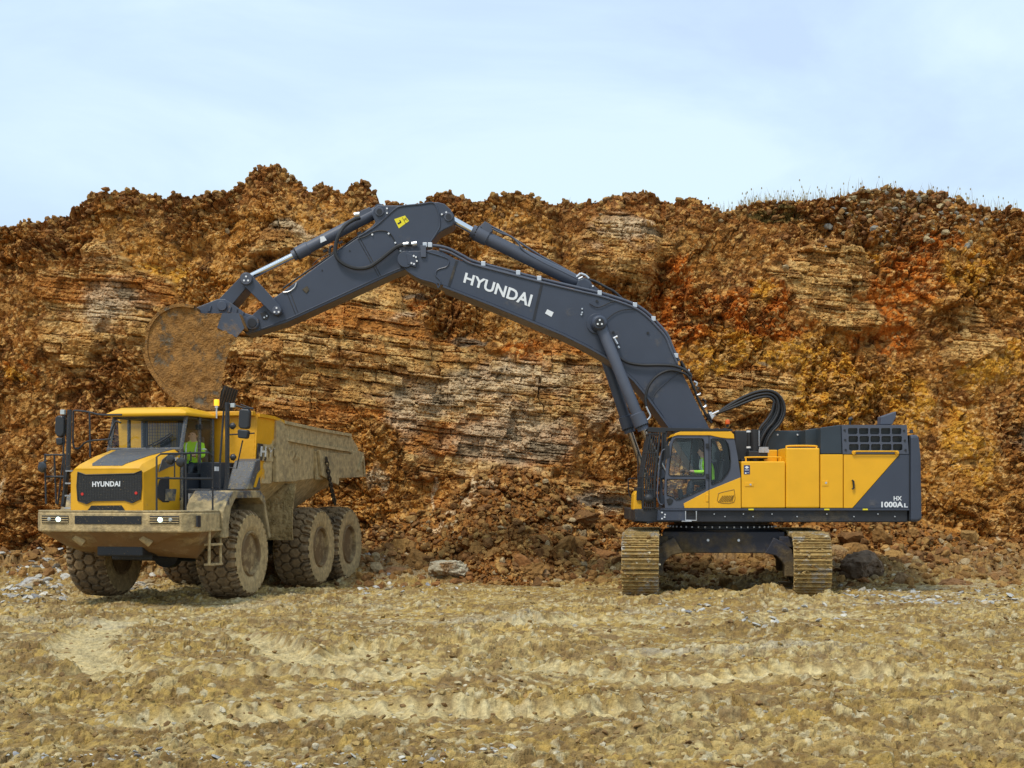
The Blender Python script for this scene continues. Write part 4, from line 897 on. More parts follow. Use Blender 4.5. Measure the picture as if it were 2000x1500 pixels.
# ---- hydraulic rams
def ram(name, head, rod0, rod1, Y, rb, rh, rr, parent, rodmat=M_CHROME, label=None, collar=.06):
    """barrel from head to rod0 (photo points at depth Y), rod from rod0 to rod1"""
    a, b, c = [Vector(P(*q, Y)) for q in (head, rod0, rod1)]; d = (b-a).normalized(); l = (b-a).length
    m = MB(); m.lathe(a, d, [(rb*.8,-.02),(rb,.03),(rb,l-.42),(rh,l-.40),(rh,l-.12),(rh*.98,l-.12),(rh*.80,l-.10),(rh*.80,l)], 36); o = m.build('ram', M_SLATE2, parent, smooth=True, label=label)
    m = MB(); m.cyl(b-d*.02, c, rr, n=28); m.build('ram_rod', rodmat, o, smooth=True)
    m = MB(); m.tube([a+Vector((0,-rb*1.15,0)), a+Vector((0,rb*1.15,0))], rb*.95, 28); m.build('ram_eye', M_SLATE2, o, smooth=True)
    m = MB(); m.tube([c+Vector((0,-rb*.9,0)), c+Vector((0,rb*.9,0))], rb*.8, 28); m.build('ram_eye', M_SLATE2, o, smooth=True)
    for k in range(16):
        aa = 2*math.pi*k/16; u = d.orthogonal().normalized(); w_ = d.cross(u); p0 = a + d*(l-.12) + (u*math.cos(aa)+w_*math.sin(aa))*rh*.9
        m = MB(); m.cyl(p0, p0+d*.035, .016, n=6); m.build('head_bolt', M_BLK, o)
    return o
arm_ram = ram('ram', (1143,559), (922,451), (872,423), YM, .155, .185, .085, ex, label='arm ram along the back of the boom')
bk_ram = ram('ram', (742,411), (572,500), (480,545), YM, .135, .155, .075, ex, label='bucket ram above the arm')
l1 = ram('ram', (1171,631), (1257,840), (1292,925), BN-.18, .128, .165, .075, ex, M_RODB, label='near boom lift ram')
l2 = ram('ram', (1166,648), (1231,845), (1272,962), BF+.18, .128, .165, .075, ex, M_RODB, label='far boom lift ram')
m = MB(); m.tube(PP([(1262,843),(1283,884),(1303,925)], BN-.33), .018); m.build('guard_rod', M_STEEL, l1)
m = MB(); m.px([(592,471),(601,464),(604,468),(596,474)][::1], YM-.165, YM-.15)
m = MB(); a = PP([(625,462.5),(633,461),(638,469),(626,474.5)], YM-.16); m.ext(a, (0,.02,0)); m.build('label', M_WHITE, bk_ram)
m = MB(); m.px([(697,423),(703,412),(722,404),(728,412),(706,428)], YM-.12, YM+.12); m.build('port_block', M_SLATE2, bk_ram, bevel=.01)
m = MB(); m.px([(938,441),(947,432),(958,438),(963,450),(955,457),(944,452)], YM-.14, YM+.14); m.build('port_block', M_SLATE2, arm_ram, bevel=.01)
for a in ((640,458),(676,440),(610,474)):
    m = MB(); m.px([(a[0]+20,a[1]+15),(a[0]+28,a[1]+11),(a[0]+30,a[1]+15),(a[0]+22,a[1]+19)], YM-.05, YM+.05); m.build('clamp', M_BLK, bk_ram)

# ---- arm
AN, AF = 35.28, 36.12
arm_o = [(726,418),(730,407),(737,401),(760,401),(800,401),(835,395.5),(855,394.5),(868,398),(880,409),(887,421),(888,432),(883,441),(868,448),(857,455),(846,468),(836,479),(828,500),(815,522),(790,527),(768,535),(742,547),(620,603),(560,630),(506.5,646.5),(481,654),(480,640),(491,616),(518,593),(553,569),(620,518.5),(656,493),(700,463),(727,441),(733,434)]
m = MB(); m.px(arm_o, AN, AF); arm = m.build('arm', M_SLATE, ex, bevel=.02)
ridge('weld_edge', [(700,463),(735,441),(770,410),(785,403),(822,399),(842,396),(851,401),(857,418),(859,440),(853,454),(838,477)], AN-.004, .022, arm)
ridge('weld_edge', [(509,643),(560,624),(620,597),(742,541),(790,521)], AN-.002, .016, arm)
for a, b, c, d in ((699,467,740,541),(703,465,744,539),(560,571,577,614),(566,568,582,611)):
    m = MB(); m.tube(PP([(a,b),(c,d)], AN), .009, 5); m.build('weld_seam', M_FRAME, arm)
m = MB(); m.px([(770,428),(791,421),(799,431.5),(779,446)], AN-.006, AN+.01); wl = m.build('warning_label', M_YLAB, arm)
m = MB(); m.px([(776,436),(782.5,432.5),(784,435),(778,438.5)], AN-.010, AN); m.px([(779.5,430.5),(781.5,429.5),(784,434),(782.5,435)], AN-.010, AN); m.tube(PP([(785.5,424.5),(792.5,436.5)], AN-.007), .006, 4)
m.tube(PP([(789,431),(793,425),(796,431),(790.5,427)], AN-.007), .007, 4); m.build('label_print', M_BLK, wl)
def pin(px, py, Y, r, par, bolts=True, name='pivot_pin', mt=M_SLATE2):
    m = MB(); disc(m, px, py, Y-.05, Y+.05, r, 28); o = m.build(name, mt, par, bevel=.008)
    if bolts == 3: pinbolts(o, px, py, Y-.05)
    return o
for px_, py_, dx, dy in ((741,413,14,-7),(876,423,-5,-12)):
    o = pin(px_, py_, AN, .10, arm, 0); m = MB(); disc(m, px_, py_, AN-.06, AN, .065, 20); m.build('pin_ring', M_FRAME, o)
    m = MB(); m.px([(px_+dx-3,py_+dy-1),(px_+dx+3,py_+dy-3),(px_+dx+4,py_+dy+10),(px_+dx-1,py_+dy+12)] if dx > 0 else [(px_+dx-12,py_+dy+7),(px_+dx+2,py_+dy-1),(px_+dx+4,py_+dy+3),(px_+dx-10,py_+dy+11)], AN-.02, AN); m.build('pin_keeper', M_SLATE2, o)
    for k in (0, 1):
        a = (px_+dx+.8, py_+dy+1+k*9) if dx > 0 else (px_+dx-8+k*8.5, py_+dy+7.5-k*4)
        m = MB(); disc(m, a[0], a[1], AN-.035, AN-.01, .020, 10); m.build('pin_bolt', M_WHITE, o)
m = MB(); m.px([(508,612),(518,607),(525,617),(521,624),(513,624)], AN-.02, AN+.02); m.build('bracket', M_FRAME, arm, bevel=.005)
m = MB(); m.px([(590,565),(600,558),(604,566),(598,573)], AN-.02, AN+.02); m.build('bracket', M_FRAME, arm, bevel=.005)
for a, b in ((516,620),(521,617)): m = MB(); disc(m, a, b, AN-.04, AN-.01, .018, 8); m.build('fitting', M_STEEL, arm)
for a, b in ((629,528),(683,490)): m = MB(); disc(m, a, b+ (0), AN-.01, AN+.02, .02, 8); m.build('plug', M_BLK, arm)

# ---- linkage and bucket
def link(name, p0, p1, w0, w1, Y0, Y1, par, mt=M_SLATE):
    a, b = Vector(P(*p0, Y0)), Vector(P(*p1, Y0)); d = (b-a).normalized(); n_ = Vector((-d.z, 0, d.x)); pts = []
    for k in range(9): t = math.pi*k/8; pts.append(a + (n_*math.cos(t) - d*math.sin(t))*w0)
    for k in range(9): t = math.pi*k/8; pts.append(b + (-n_*math.cos(t) + d*math.sin(t))*w1)
    m = MB(); m.ext(pts, (0, Y1-Y0, 0)); return m.build(name, mt, par, bevel=.012)
lk = link('side_link', (480.5,544.5), (540,605.5), .15, .125, AN-.20, AN-.06, ex)
link('side_link', (480.5,544.5), (540,605.5), .15, .125, AF+.06, AF+.20, ex)
pin(480.5, 544.5, AN-.24, .13, lk, 3); pin(540, 606, AN-.22, .10, lk, 3)
pl = link('push_link', (480,546), (433,598), .13, .16, AN+.02, AF-.02, ex)
m = MB(); disc(m, 480.5, 544.5, AN-.2, AF+.2, .09); disc(m, 540, 606, AN-.1, AF+.1, .08); m.build('link_pin', M_SLATE2, lk)

BKN, BKF = 34.62, 36.45
bucket = empty('bucket', (0,0,0)); bucket.parent = ex
rim = [(379,602.5),(357,599),(340,601),(327,606),(314,614),(304,624),(297,635),(292,647),(289,662),(288,677),(289,690),(292,702),(297,715),(304,727),(316,745),(330,760),(348,775),(368,786),(392,795),(420,798)]
face_o = [(379,603),(393.5,612),(430,612),(465,611),(471,625),(477,641),(471,649),(462,659),(452,672),(446,690),(436,727),(432,760),(428,792),(420,797)]
side = rim[::1] + face_o[::-1][:-1]
def dome(pts, Y, sgn, depth, mt, name):
    """muddy cheek plate: outline with slightly dished middle"""
    q = PP(pts, Y); c = sum(q, Vector())/len(q); m = MB(); v = []; K = 34; n_ = len(q)
    for k in range(K+1):
        s_ = k/K
        for a in q:
            p = c + (a-c)*s_; p.y = Y + sgn*depth*(1-s_**4) + .22*float(fbm(np.array([p.x*2.0]), np.array([p.z*2.0]), 5, 5, .6)[0])*min(1, (1-s_)*6); v.append(p)
    f = [(k*n_+i, k*n_+(i+1) % n_, (k+1)*n_+(i+1) % n_, (k+1)*n_+i) for k in range(K) for i in range(n_)]
    m.add(v, f); return m.build(name, mt, bucket, smooth=True)
# densify the outline so the cheek is smooth
def dens(pts, st=3):
    o = []
    for (a, b), (c, d) in zip(pts, pts[1:]+pts[:1]):
        n_ = max(1, int(math.hypot(c-a, d-b)/st)); o += [(a+(c-a)*i/n_, b+(d-b)*i/n_) for i in range(n_)]
    return o
dome(dens(side), BKN, 1, .035, M_BUCKET, 'cheek_plate'); dome(dens(side), BKF, -1, .035, M_BUCKET, 'cheek_plate')
rs_ = random.Random(11); m = MB()
for k in range(0):
    a = rs_.uniform(305, 420); b = rs_.uniform(640, 760); l = rs_.uniform(8, 34)
    for j in range(1):
        p0 = (a, b); p1 = (a+l, b+l*rs_.uniform(.45, .75))
        if p1[0] > 436: continue
        m.tube(PP([p0, ((p0[0]+p1[0])/2, (p0[1]+p1[1])/2-1), p1], BKN-.015+.07), rs_.uniform(.006, .013), 4)
def shell_strip(pts, Y0, Y1, th, mt, name, lip=0.0):
    q = PP(pts, BKN); m = MB(); v = []
    for i, a in enumerate(q):
        t = (q[min(i+1, len(q)-1)] - q[max(i-1, 0)]).normalized(); nrm = Vector((t.z, 0, -t.x)); c0 = Vector(P(390, 700, BKN))
        if (a-c0).dot(nrm) < 0: nrm = -nrm
        for dn in (0, th):
            for Y in (Y0, Y1): v.append(Vector((a.x, Y, a.z)) + nrm*dn)
    f = []
    for i in range(len(q)-1): b = i*4; f += [(b,b+4,b+5,b+1),(b+2,b+3,b+7,b+6),(b,b+2,b+6,b+4),(b+1,b+5,b+7,b+3)]
    f += [(0,1,3,2),(4*len(q)-4,4*len(q)-2,4*len(q)-1,4*len(q)-3)]
    m.add(v, f); return m.build(name, mt, bucket, smooth=True)
shell_strip(rim, BKN-.03, BKF+.03, .05, M_BUCKET, 'bucket_shell')
shell_strip(rim[:8], BKN-.05, BKN+.12, .075, M_BUCKET, 'wear_strip'); shell_strip(rim[10:18], BKN-.06, BKN+.14, .10, M_BUCKET, 'wear_strip')
shell_strip([(393.5,612),(430,612),(465,611),(471,625),(477,641)], BKN+.04, BKF-.04, -.05, M_BUCKET, 'top_plate')
# payload of clay filling the mouth
m = MB(); pts_ = []
for i in range(22):
    for j in range(14):
        s_ = i/21; t = j/13; a = Vector(P(468-34*s_**.7, 655+135*s_, BKN)); nse = fbm(np.array([s_*5.]), np.array([t*6.]), 4, 3)[0]
        pts_.append((a.x+.10*math.sin(math.pi*t)+.4*nse-.52, BKN+.06+t*(BKF-BKN-.12), a.z))
m.add(pts_, [(i*14+j, (i+1)*14+j, (i+1)*14+j+1, i*14+j+1) for i in range(21) for j in range(13)]); m.build('clay_load', M_MUDDY, bucket, smooth=True)
m = MB()
for k in range(6):
    Y = BKN+.15+k*(BKF-BKN-.3)/5; a = Vector(P(420,797,BKN)); a.y = Y; b = Vector(P(437,752,BKN)); b.y = Y
    m.hexa([a+Vector((-.08,-.09,0)),a+Vector((.07,-.09,.02)),a+Vector((.07,.09,.02)),a+Vector((-.08,.09,0)),b+Vector((-.02,-.04,0)),b+Vector((.03,-.04,0)),b+Vector((.03,.04,0)),b+Vector((-.02,.04,0))])
m.build('bucket_teeth', mat('tooth_steel', (.09,.075,.06), .5, .5), bucket, bevel=.01)
M_EAR = mat('bucket_ear_paint', (.058,.070,.100), .45, mud=.40, mudcol=(.25,.15,.06), scale=2, soft=.08)
for Y in (AN-.02, AF-.12):
    m = MB(); m.px([(379,602),(405,592),(425,584),(440,584),(455,594),(478,611),(495,616),(506,625),(506,640),(495,648),(480,653),(472,640),(466,614),(430,613),(394,614)], Y, Y+.14); ear = m.build('bucket_ear', M_EAR, bucket, bevel=.015)
pin(433, 597, AN-.04, .11, bucket, 0, mt=M_EAR); o = pin(492, 630, AN-.06, .155, bucket, 0, mt=M_EAR); m = MB(); disc(m, 492, 630, AN-.14, AN-.1, .10, 24); m.build('pin_ring', M_FRAME, bucket)
for a in ((409,601),(448,603),(460,607),(473,613)):
    m = MB(); m.px([(a[0],a[1]-2),(a[0]+4,a[1]-4),(a[0]+1,a[1]+7),(a[0]-4,a[1]+8)], AN-.05, AN-.02); m.build('ear_rib', M_EAR, bucket, bevel=.004)
m = MB(); m.px([(466,622),(476,617),(487,622),(489,634),(478,628),(470,633)], AN-.07, AN-.02); m.build('pin_keeper', M_EAR, bucket, bevel=.006)
m = MB(); m.px([(424,640),(434,612),(466,611),(477,641),(462,659),(448,643),(437,613)][:5] , BKN-.02, BKN); m.build('cheek_guard', M_EAR, bucket)

# ---- hoses and pipes
def hose(name, pts, Y, r, par, mt=M_HOSE, dy=None, k=6, label=None):
    q = PP(pts, Y)
    if dy: q = [a + Vector((0, b, 0)) for a, b in zip(q, dy)]
    m = MB(); m.tube(smooth_pts(q, k), r, 8); return m.build(name, mt, par, smooth=True, label=label)
hose('hose', [(700,421),(688,427),(672,440),(662,458),(656,478),(655,494),(662,508),(678,519),(700,524.5),(722,521),(742,508),(762,492),(776,482),(790,478),(806,477.5)], AN-.10, .045, arm, dy=[.3,.2,.1]+[0]*12)
hose('hose', [(650,480),(645,484),(644,496),(648,504)], AN+.3, .03, arm)
hose('hose', [(700,466),(715,461),(727,454),(740,450.5),(755,452),(765,460),(772,473),(778,485),(783,493)], AN-.02, .012, arm)
hose('hose', [(610,518),(620,508),(635,500),(652,492)], AN+.05, .010, arm)
hose('hose', [(553,563),(590,537),(640,503),(700,461),(728,443)], AN+.12, .02, arm)
hose('hose', [(553,571),(562,570),(570,566),(576,560),(579,552)], AN-.02, .015, arm, M_STEEL)
m = MB()
for a, b in ((697,420),(793,478),(809,477)): q = Vector(P(a, b, AN-.09)); m.tube([q-Vector((.06,0,.0)), q+Vector((.06,0,.02))], .055, 12)
m.build('hose_fitting', M_STEEL, arm)
m = MB()
for a, b in ((727,458),(759,456),(772,474),(782,490)): disc(m, a, b, AN-.04, AN-.01, .022, 8)
m.build('clip', M_WHITE, arm)
topline = [(840,479),(860,481),(880,487),(905,500),(925,510),(985,526),(1050,543),(1130,562),(1180,574),(1234,592),(1262,609),(1285,632),(1302,652),(1312,676),(1325,704)]
hose('pipe', topline, BN+.10, .034, boom, M_SLATE2, k=4)
hose('pipe', [(a-2, b+6) for a, b in topline[1:]], BN+.02, .028, boom, M_SLATE2, k=4)
hose('pipe', [(a+1, b+1) for a, b in topline[2:]], BN+.55, .034, boom, M_SLATE2, k=4)
hose('pipe', topline[2:], BF-.15, .034, boom, M_SLATE2, k=4)
m = MB()
for a, b in ((830,479),(840,479),(944,515.5),(1053,544),(1171,572.5),(1240,596),(1276,623),(1320,695),(1012,533)):
    q = Vector(P(a, b, BN+.09)); m.box(q.x-.05, q.x+.05, BN+.03, BN+.3, q.z-.055, q.z+.055)
m.build('pipe_clamp', M_STEEL, boom, bevel=.01)
m = MB(); m.px([(821,479),(832,479),(832,502),(822,502)], BN-.03, BN+.02); m.build('hose_bracket', M_SLATE2, boom, bevel=.006)
hose('hose', [(1183,650),(1190,668),(1197,680),(1206,695),(1226,708),(1255,713),(1290,713),(1318,715),(1338,723),(1350,733)], BN-.06, .035, boom)
hose('hose', [(1350,742),(1338,730),(1310,723),(1285,733),(1268,752),(1261,775),(1262,794)], BN-.08, .030, boom)
hose('hose', [(1262,794),(1266,803),(1270,812),(1266,819),(1262,820)], BN-.12, .022, boom, M_STEEL)
m = MB()
for a, b, c, d in ((1199,660,1206,672),(1198,661,1206,657),(1207,676,1209,680)): m.tube(PP([(a,b),(c,d)], BN-.06), .03, 8)
m.build('hose_fitting', M_STEEL, boom)
hose('hose', [(1151,593),(1165,600),(1178,597),(1190,591),(1200,588)], BN+.0, .010, boom)
hose('hose', [(1185,624),(1200,612),(1218,605),(1240,604)], BN+.0, .009, boom)
hose('pipe', [(962,447),(978,455),(998,462),(1012,475),(1025,491),(1060,512),(1100,531),(1128,545)], YM-.14, .022, arm_ram, M_SLATE2, k=3)
hose('pipe', [(958,441),(985,455),(1010,470),(1050,496),(1090,518),(1130,540)], YM+.12, .022, arm_ram, M_SLATE2, k=3)
for k in range(3): hose('hose', [(1135,543),(1160,549),(1185,562),(1200,570),(1215,584),(1228,600)], YM-.1+k*.13, .030, boom)
m = MB()
for a, b, c, d in ((1126,541,1134,534),(1134,534,1144,538),(1144,538,1150,544),(1130,545,1138,541)): m.tube(PP([(a,b),(c,d)], YM-.12), .028, 8)
m.build('hose_fitting', M_STEEL, boom)
for k in range(4): hose('hose', [(1330,705+k*2),(1343,730),(1356,760),(1366,785),(1378,808),(1390,826)], BN+.15+k*.24, .030, boom, k=4)
rr_ = random.Random(4)
for k in range(9):
    a = 1336+k*5.5; b = 722+k*11.5; m = MB(); Y = BN+.05+rr_.random()*.3; dx, dy = rr_.uniform(-6,7), rr_.uniform(2,11)
    m.tube(smooth_pts(PP([(a+8,b),(a+12+dx*.5,b+dy*.4),(a+8+dx,b+dy)], Y), 3), .024, 8); m.build('hose_fitting', M_STEEL if k % 2 == 0 else M_HOSE, boom, smooth=True)
m = MB(); m.px([(1384,806),(1390,804),(1396,812),(1391,820)], BN-.02, BN+.25); m.build('manifold', M_STEEL, boom, bevel=.01)
m = MB()
for k in range(3): m.tube(PP([(1391,809+k*3),(1404,803+k*2)], BN+.0+k*.2), .026, 8)
m.build('hose_fitting', M_STEEL, boom)
for k in range(7):
    base = [(1398,809),(1415,797),(1434,785),(1457,773),(1480,765),(1502,763),(1519,770),(1530,786),(1532,806),(1523,827),(1509,843),(1498,862),(1492,887)]
    wd = [0,.8,1.6,2.0,2.0,2.0,2.6,3.6,4.2,4.4,4.2,4.0,3.8]; dx_ = [.2,.3,.35,.35,.1,-.1,-.5,-.9,-1,-1,-.9,-1,-1]; dy_ = [.9,.9,.9,.9,1,1,.8,.3,.0,-.2,-.35,-.1,0]
    q = [(a+wd[i]*k*dx_[i], b+wd[i]*k*dy_[i]) for i, (a, b) in enumerate(base)]
    hose('hose', q, YM-.5+.05*(k % 3), .032, ex, k=6)
OFF = Vector((0, 0, 0))
# ------------------------------------------------------------------ people
M_HIVIS = mat('hi_vis_cloth', (.45, .95, .04), .8, var=.15)
M_SKIN = mat('skin', (.55, .33, .24), .6, var=.05)
M_TROU = mat('dark_trousers', (.03, .035, .05), .8)
M_HAIR = mat('dark_hair', (.04, .03, .025), .8)
def seated_person(origin, facing, label, arms='levers', trousers=None, group=None, lean=0.0):
    """origin: seat reference (pelvis on the ground plane of the figure); facing: unit vector the person looks along"""
    f = Vector(facing).normalized(); s = Vector((-f.y, f.x, 0)); O = Vector(origin)
    def W(a, b, c): return tuple(f*a + s*b + Vector((0, 0, c)))
    def WL(a, b, c): return W(a+lean*max(0, c-.10), b, c)
    J = {'pel': (0,0,.10,.15), 'wai': (.01,0,.28,.15), 'che': (.02,0,.46,.17), 'sho': (.02,0,.58,.13), 'nec': (.035,0,.66,.06), 'hea': (.055,0,.76,.085), 'cro': (.045,0,.87,.078)}
    E = [('pel','wai'),('wai','che'),('che','sho'),('sho','nec'),('nec','hea'),('hea','cro')]
    for q, n_ in ((-1,'l'),(1,'r')):
        J['s'+n_] = (.02, q*.19, .57, .075); J['e'+n_] = (.12, q*.27, .33, .052); J['w'+n_] = (.36, q*.20, .34, .034); J['p'+n_] = (.43, q*.19, .35, .036)
        E += [('sho','s'+n_),('s'+n_,'e'+n_),('e'+n_,'w'+n_),('w'+n_,'p'+n_)]
        for k in range(4):
            J['f%d%s' % (k, n_)] = (.475, q*(.165+.019*k), .35, .011); J['g%d%s' % (k, n_)] = (.495, q*(.165+.019*k), .325, .009)
            E += [('p'+n_,'f%d%s' % (k, n_)),('f%d%s' % (k, n_),'g%d%s' % (k, n_))]
        J['t'+n_] = (.44, q*.145, .335, .011); E += [('p'+n_,'t'+n_)]
        J['h'+n_] = (.04, q*.10, .09, .10); J['k'+n_] = (.46, q*.15, .12, .068); J['a'+n_] = (.52, q*.15, -.30, .048); J['o'+n_] = (.66, q*.16, -.34, .036)
        E += [('pel','h'+n_),('h'+n_,'k'+n_),('k'+n_,'a'+n_),('a'+n_,'o'+n_)]
    J = {k_: (v_[0]+(lean*max(0, v_[2]-.10) if k_[0] not in 'hkao' or k_ == 'hea' else 0),)+tuple(v_[1:]) for k_, v_ in J.items()}
    names = list(J); me = bpy.data.meshes.new('person')
    me.from_pydata([W(*J[n_][:3]) for n_ in names], [(names.index(a), names.index(b)) for a, b in E], [])
    o = bpy.data.objects.new('tmp', me); col.objects.link(o)
    md = o.modifiers.new('skin', 'SKIN'); md.use_smooth_shade = True
    for i, n_ in enumerate(names): sv = me.skin_vertices[0].data[i]; sv.radius = (J[n_][3],)*2; sv.use_root = (n_ == 'pel')
    o.modifiers.new('sub', 'SUBSURF').levels = 2; o.modifiers['sub'].render_levels = 2
    bpy.context.view_layer.update(); dg = bpy.context.evaluated_depsgraph_get()
    m2 = bpy.data.meshes.new_from_object(o.evaluated_get(dg)); bpy.data.objects.remove(o)
    p = bpy.data.objects.new('person', m2); col.objects.link(p); p.location = O
    m2.materials.clear()
    for q in (M_HIVIS, M_SKIN, trousers or M_TROU): m2.materials.append(q)
    fv = np.array(f); sv_ = np.array(s)
    for v in m2.vertices:                                  # face: nose, brow, chin
        c = np.array(v.co); z = c[2]; a = c @ fv - lean*max(0, z-.10); b = c @ sv_
        if z > .69 and a > .05:
            k = math.exp(-((b)/.018)**2 - ((z-.775)/.022)**2)*.028 - sum(math.exp(-((b-e)/.018)**2 - ((z-.80)/.012)**2) for e in (-.033,.033))*.010 + math.exp(-(b/.035)**2-((z-.715)/.018)**2)*.012
            v.co = v.co + f*k
    for pl_ in m2.polygons:
        c = np.array(pl_.center); z = c[2]; a = c @ fv - lean*max(0, z-.10)
        pl_.material_index = 1 if (z > .655 or (a > .37 and .25 < z < .42)) else (2 if z < .20 and a > -.2 and not (z > .16 and a < .12) else 0)
        pl_.use_smooth = True
    # hair and helmet-less crown, reflective bands
    OF = p
    m = MB(); m.lathe(WL(.012,0,.80), (0,0,1), [(.070,-.05),(.086,.0),(.090,.05),(.074,.095),(.02,.118)], 20); m.build('hair', M_HAIR, OF, smooth=True)
    m = MB()
    for q in (-1, 1): m.lathe(WL(.05,q*.088,.765), W(0,q,0), [(.022,0),(.020,.012),(.008,.014)], 12)
    m.build('ear', M_SKIN, OF, smooth=True)
    m = MB()
    for q in (-.032, .032): m.lathe(WL(.128,q,.80), W(1,0,0), [(.010,0),(.008,.008)], 8)
    m.build('eye', M_BLK, OF)
    m = MB()
    for q in (-1, 1): m.tube([WL(.155,q*.10,.30), WL(.165,q*.11,.46), WL(.10,q*.12,.62)], .016, 6); m.tube([WL(.05,q*.24,.47), WL(.06,q*.25,.445)], .070, 12)
    m.build('reflective_band', M_WHITE, OF)
    return tag(p, label, 'person', group)

sp = Vector(P(1390, 951, YN+.46)); seated_person((sp.x, sp.y, sp.z), (-1, -.05, 0), 'person in a hi-vis jacket seated at the levers in the excavator cab', lean=.26)

# ------------------------------------------------------------------ articulated dump truck
TH = R(14); OT = Vector((-7.29, 32.75, 0)); c_, s_t = math.cos(TH), math.sin(TH)
truck = empty('dump_truck', OT, -TH, 'muddy yellow six-wheeled dump truck parked under the raised bucket', 'dump truck')
def TX(px, py, x):
    k = (px-1000)/F; y = (k*(OT.y - s_t*x) - OT.x - c_*x)/(s_t - k*c_); Y = OT.y + c_*y - s_t*x
    return (x, y, HC + (HY-py)/F*Y)
def TY(px, py, y):
    k = (px-1000)/F; x = (k*(OT.y + c_*y) - OT.x - s_t*y)/(c_ + k*s_t); Y = OT.y + c_*y - s_t*x
    return (x, y, HC + (HY-py)/F*Y)
M_TY = mat('truck_yellow', (.74, .38, .012), .4, mud=.28, speck=.10, scale=2.0, gz=-.16, z0=2.3, soft=.03)
M_TROOF = mat('truck_roof_yellow', (.78, .42, .015), .35, var=.04, speck=.02)
M_TG = mat('truck_grey', (.075, .082, .095), .5, mud=.47, speck=.45, scale=2.2, gz=-.40, z0=2.25, mudcol=(.38,.29,.15))
M_TDK = mat('truck_dark', (.020, .024, .032), .45, speck=.14, mud=.18)
M_TMUD = mat('mud_coated_steel', (.20, .155, .09), .7, mud=.60, mudcol=(.48, .355, .175), scale=1.9, soft=.10, var=.35, bump=.01, bscale=14)
M_TBOX = mat('truck_body_paint', (.74, .36, .012), .45, mud=.46, mudcol=(.50, .375, .19), scale=1.5, gy=.36, y0=1.55, gz=-.30, z0=3.2, soft=.03, bump=.008, bscale=16)
M_TIRE = mat('tyre_rubber', (.045, .038, .030), .9, mud=.62, mudcol=(.235, .155, .075), scale=2.0, soft=.14, bump=.012, bscale=22, var=.2)
M_TIREW = mat('tyre_wall', (.10, .08, .05), .9, mud=.80, mudcol=(.45, .325, .155), scale=2.4, soft=.10, bump=.012, bscale=18)
M_RIM = mat('rim_mud', (.17, .105, .045), .8, mud=.45, mudcol=(.36, .255, .12), scale=2.5, bump=.006)
M_RAIL = mat('rail_black', (.022, .023, .027), .5, mud=.25, speck=.2)
M_FLAP = mat('mudflap', (.46, .33, .15), .95, mud=.5, mudcol=(.36, .25, .10), scale=3.5, bump=.05, bscale=13, thick=.04)
M_TGL = glass('truck_glass', (.95, .98, .98), .8)
M_LAMP = mat('headlamp_lit', (.75, 1, .92), .2, emit=2.5)
M_LENS = mat('lens', (.5, .52, .5), .1, .3)
M_RED = mat('red_reflector', (.6, .03, .02), .3)
M_ALU = mat('aluminium_step', (.45, .46, .47), .4, .6, speck=.3, mud=.3)
M_MIR = mat('mirror_shell', (.022, .024, .028), .4, speck=.1)

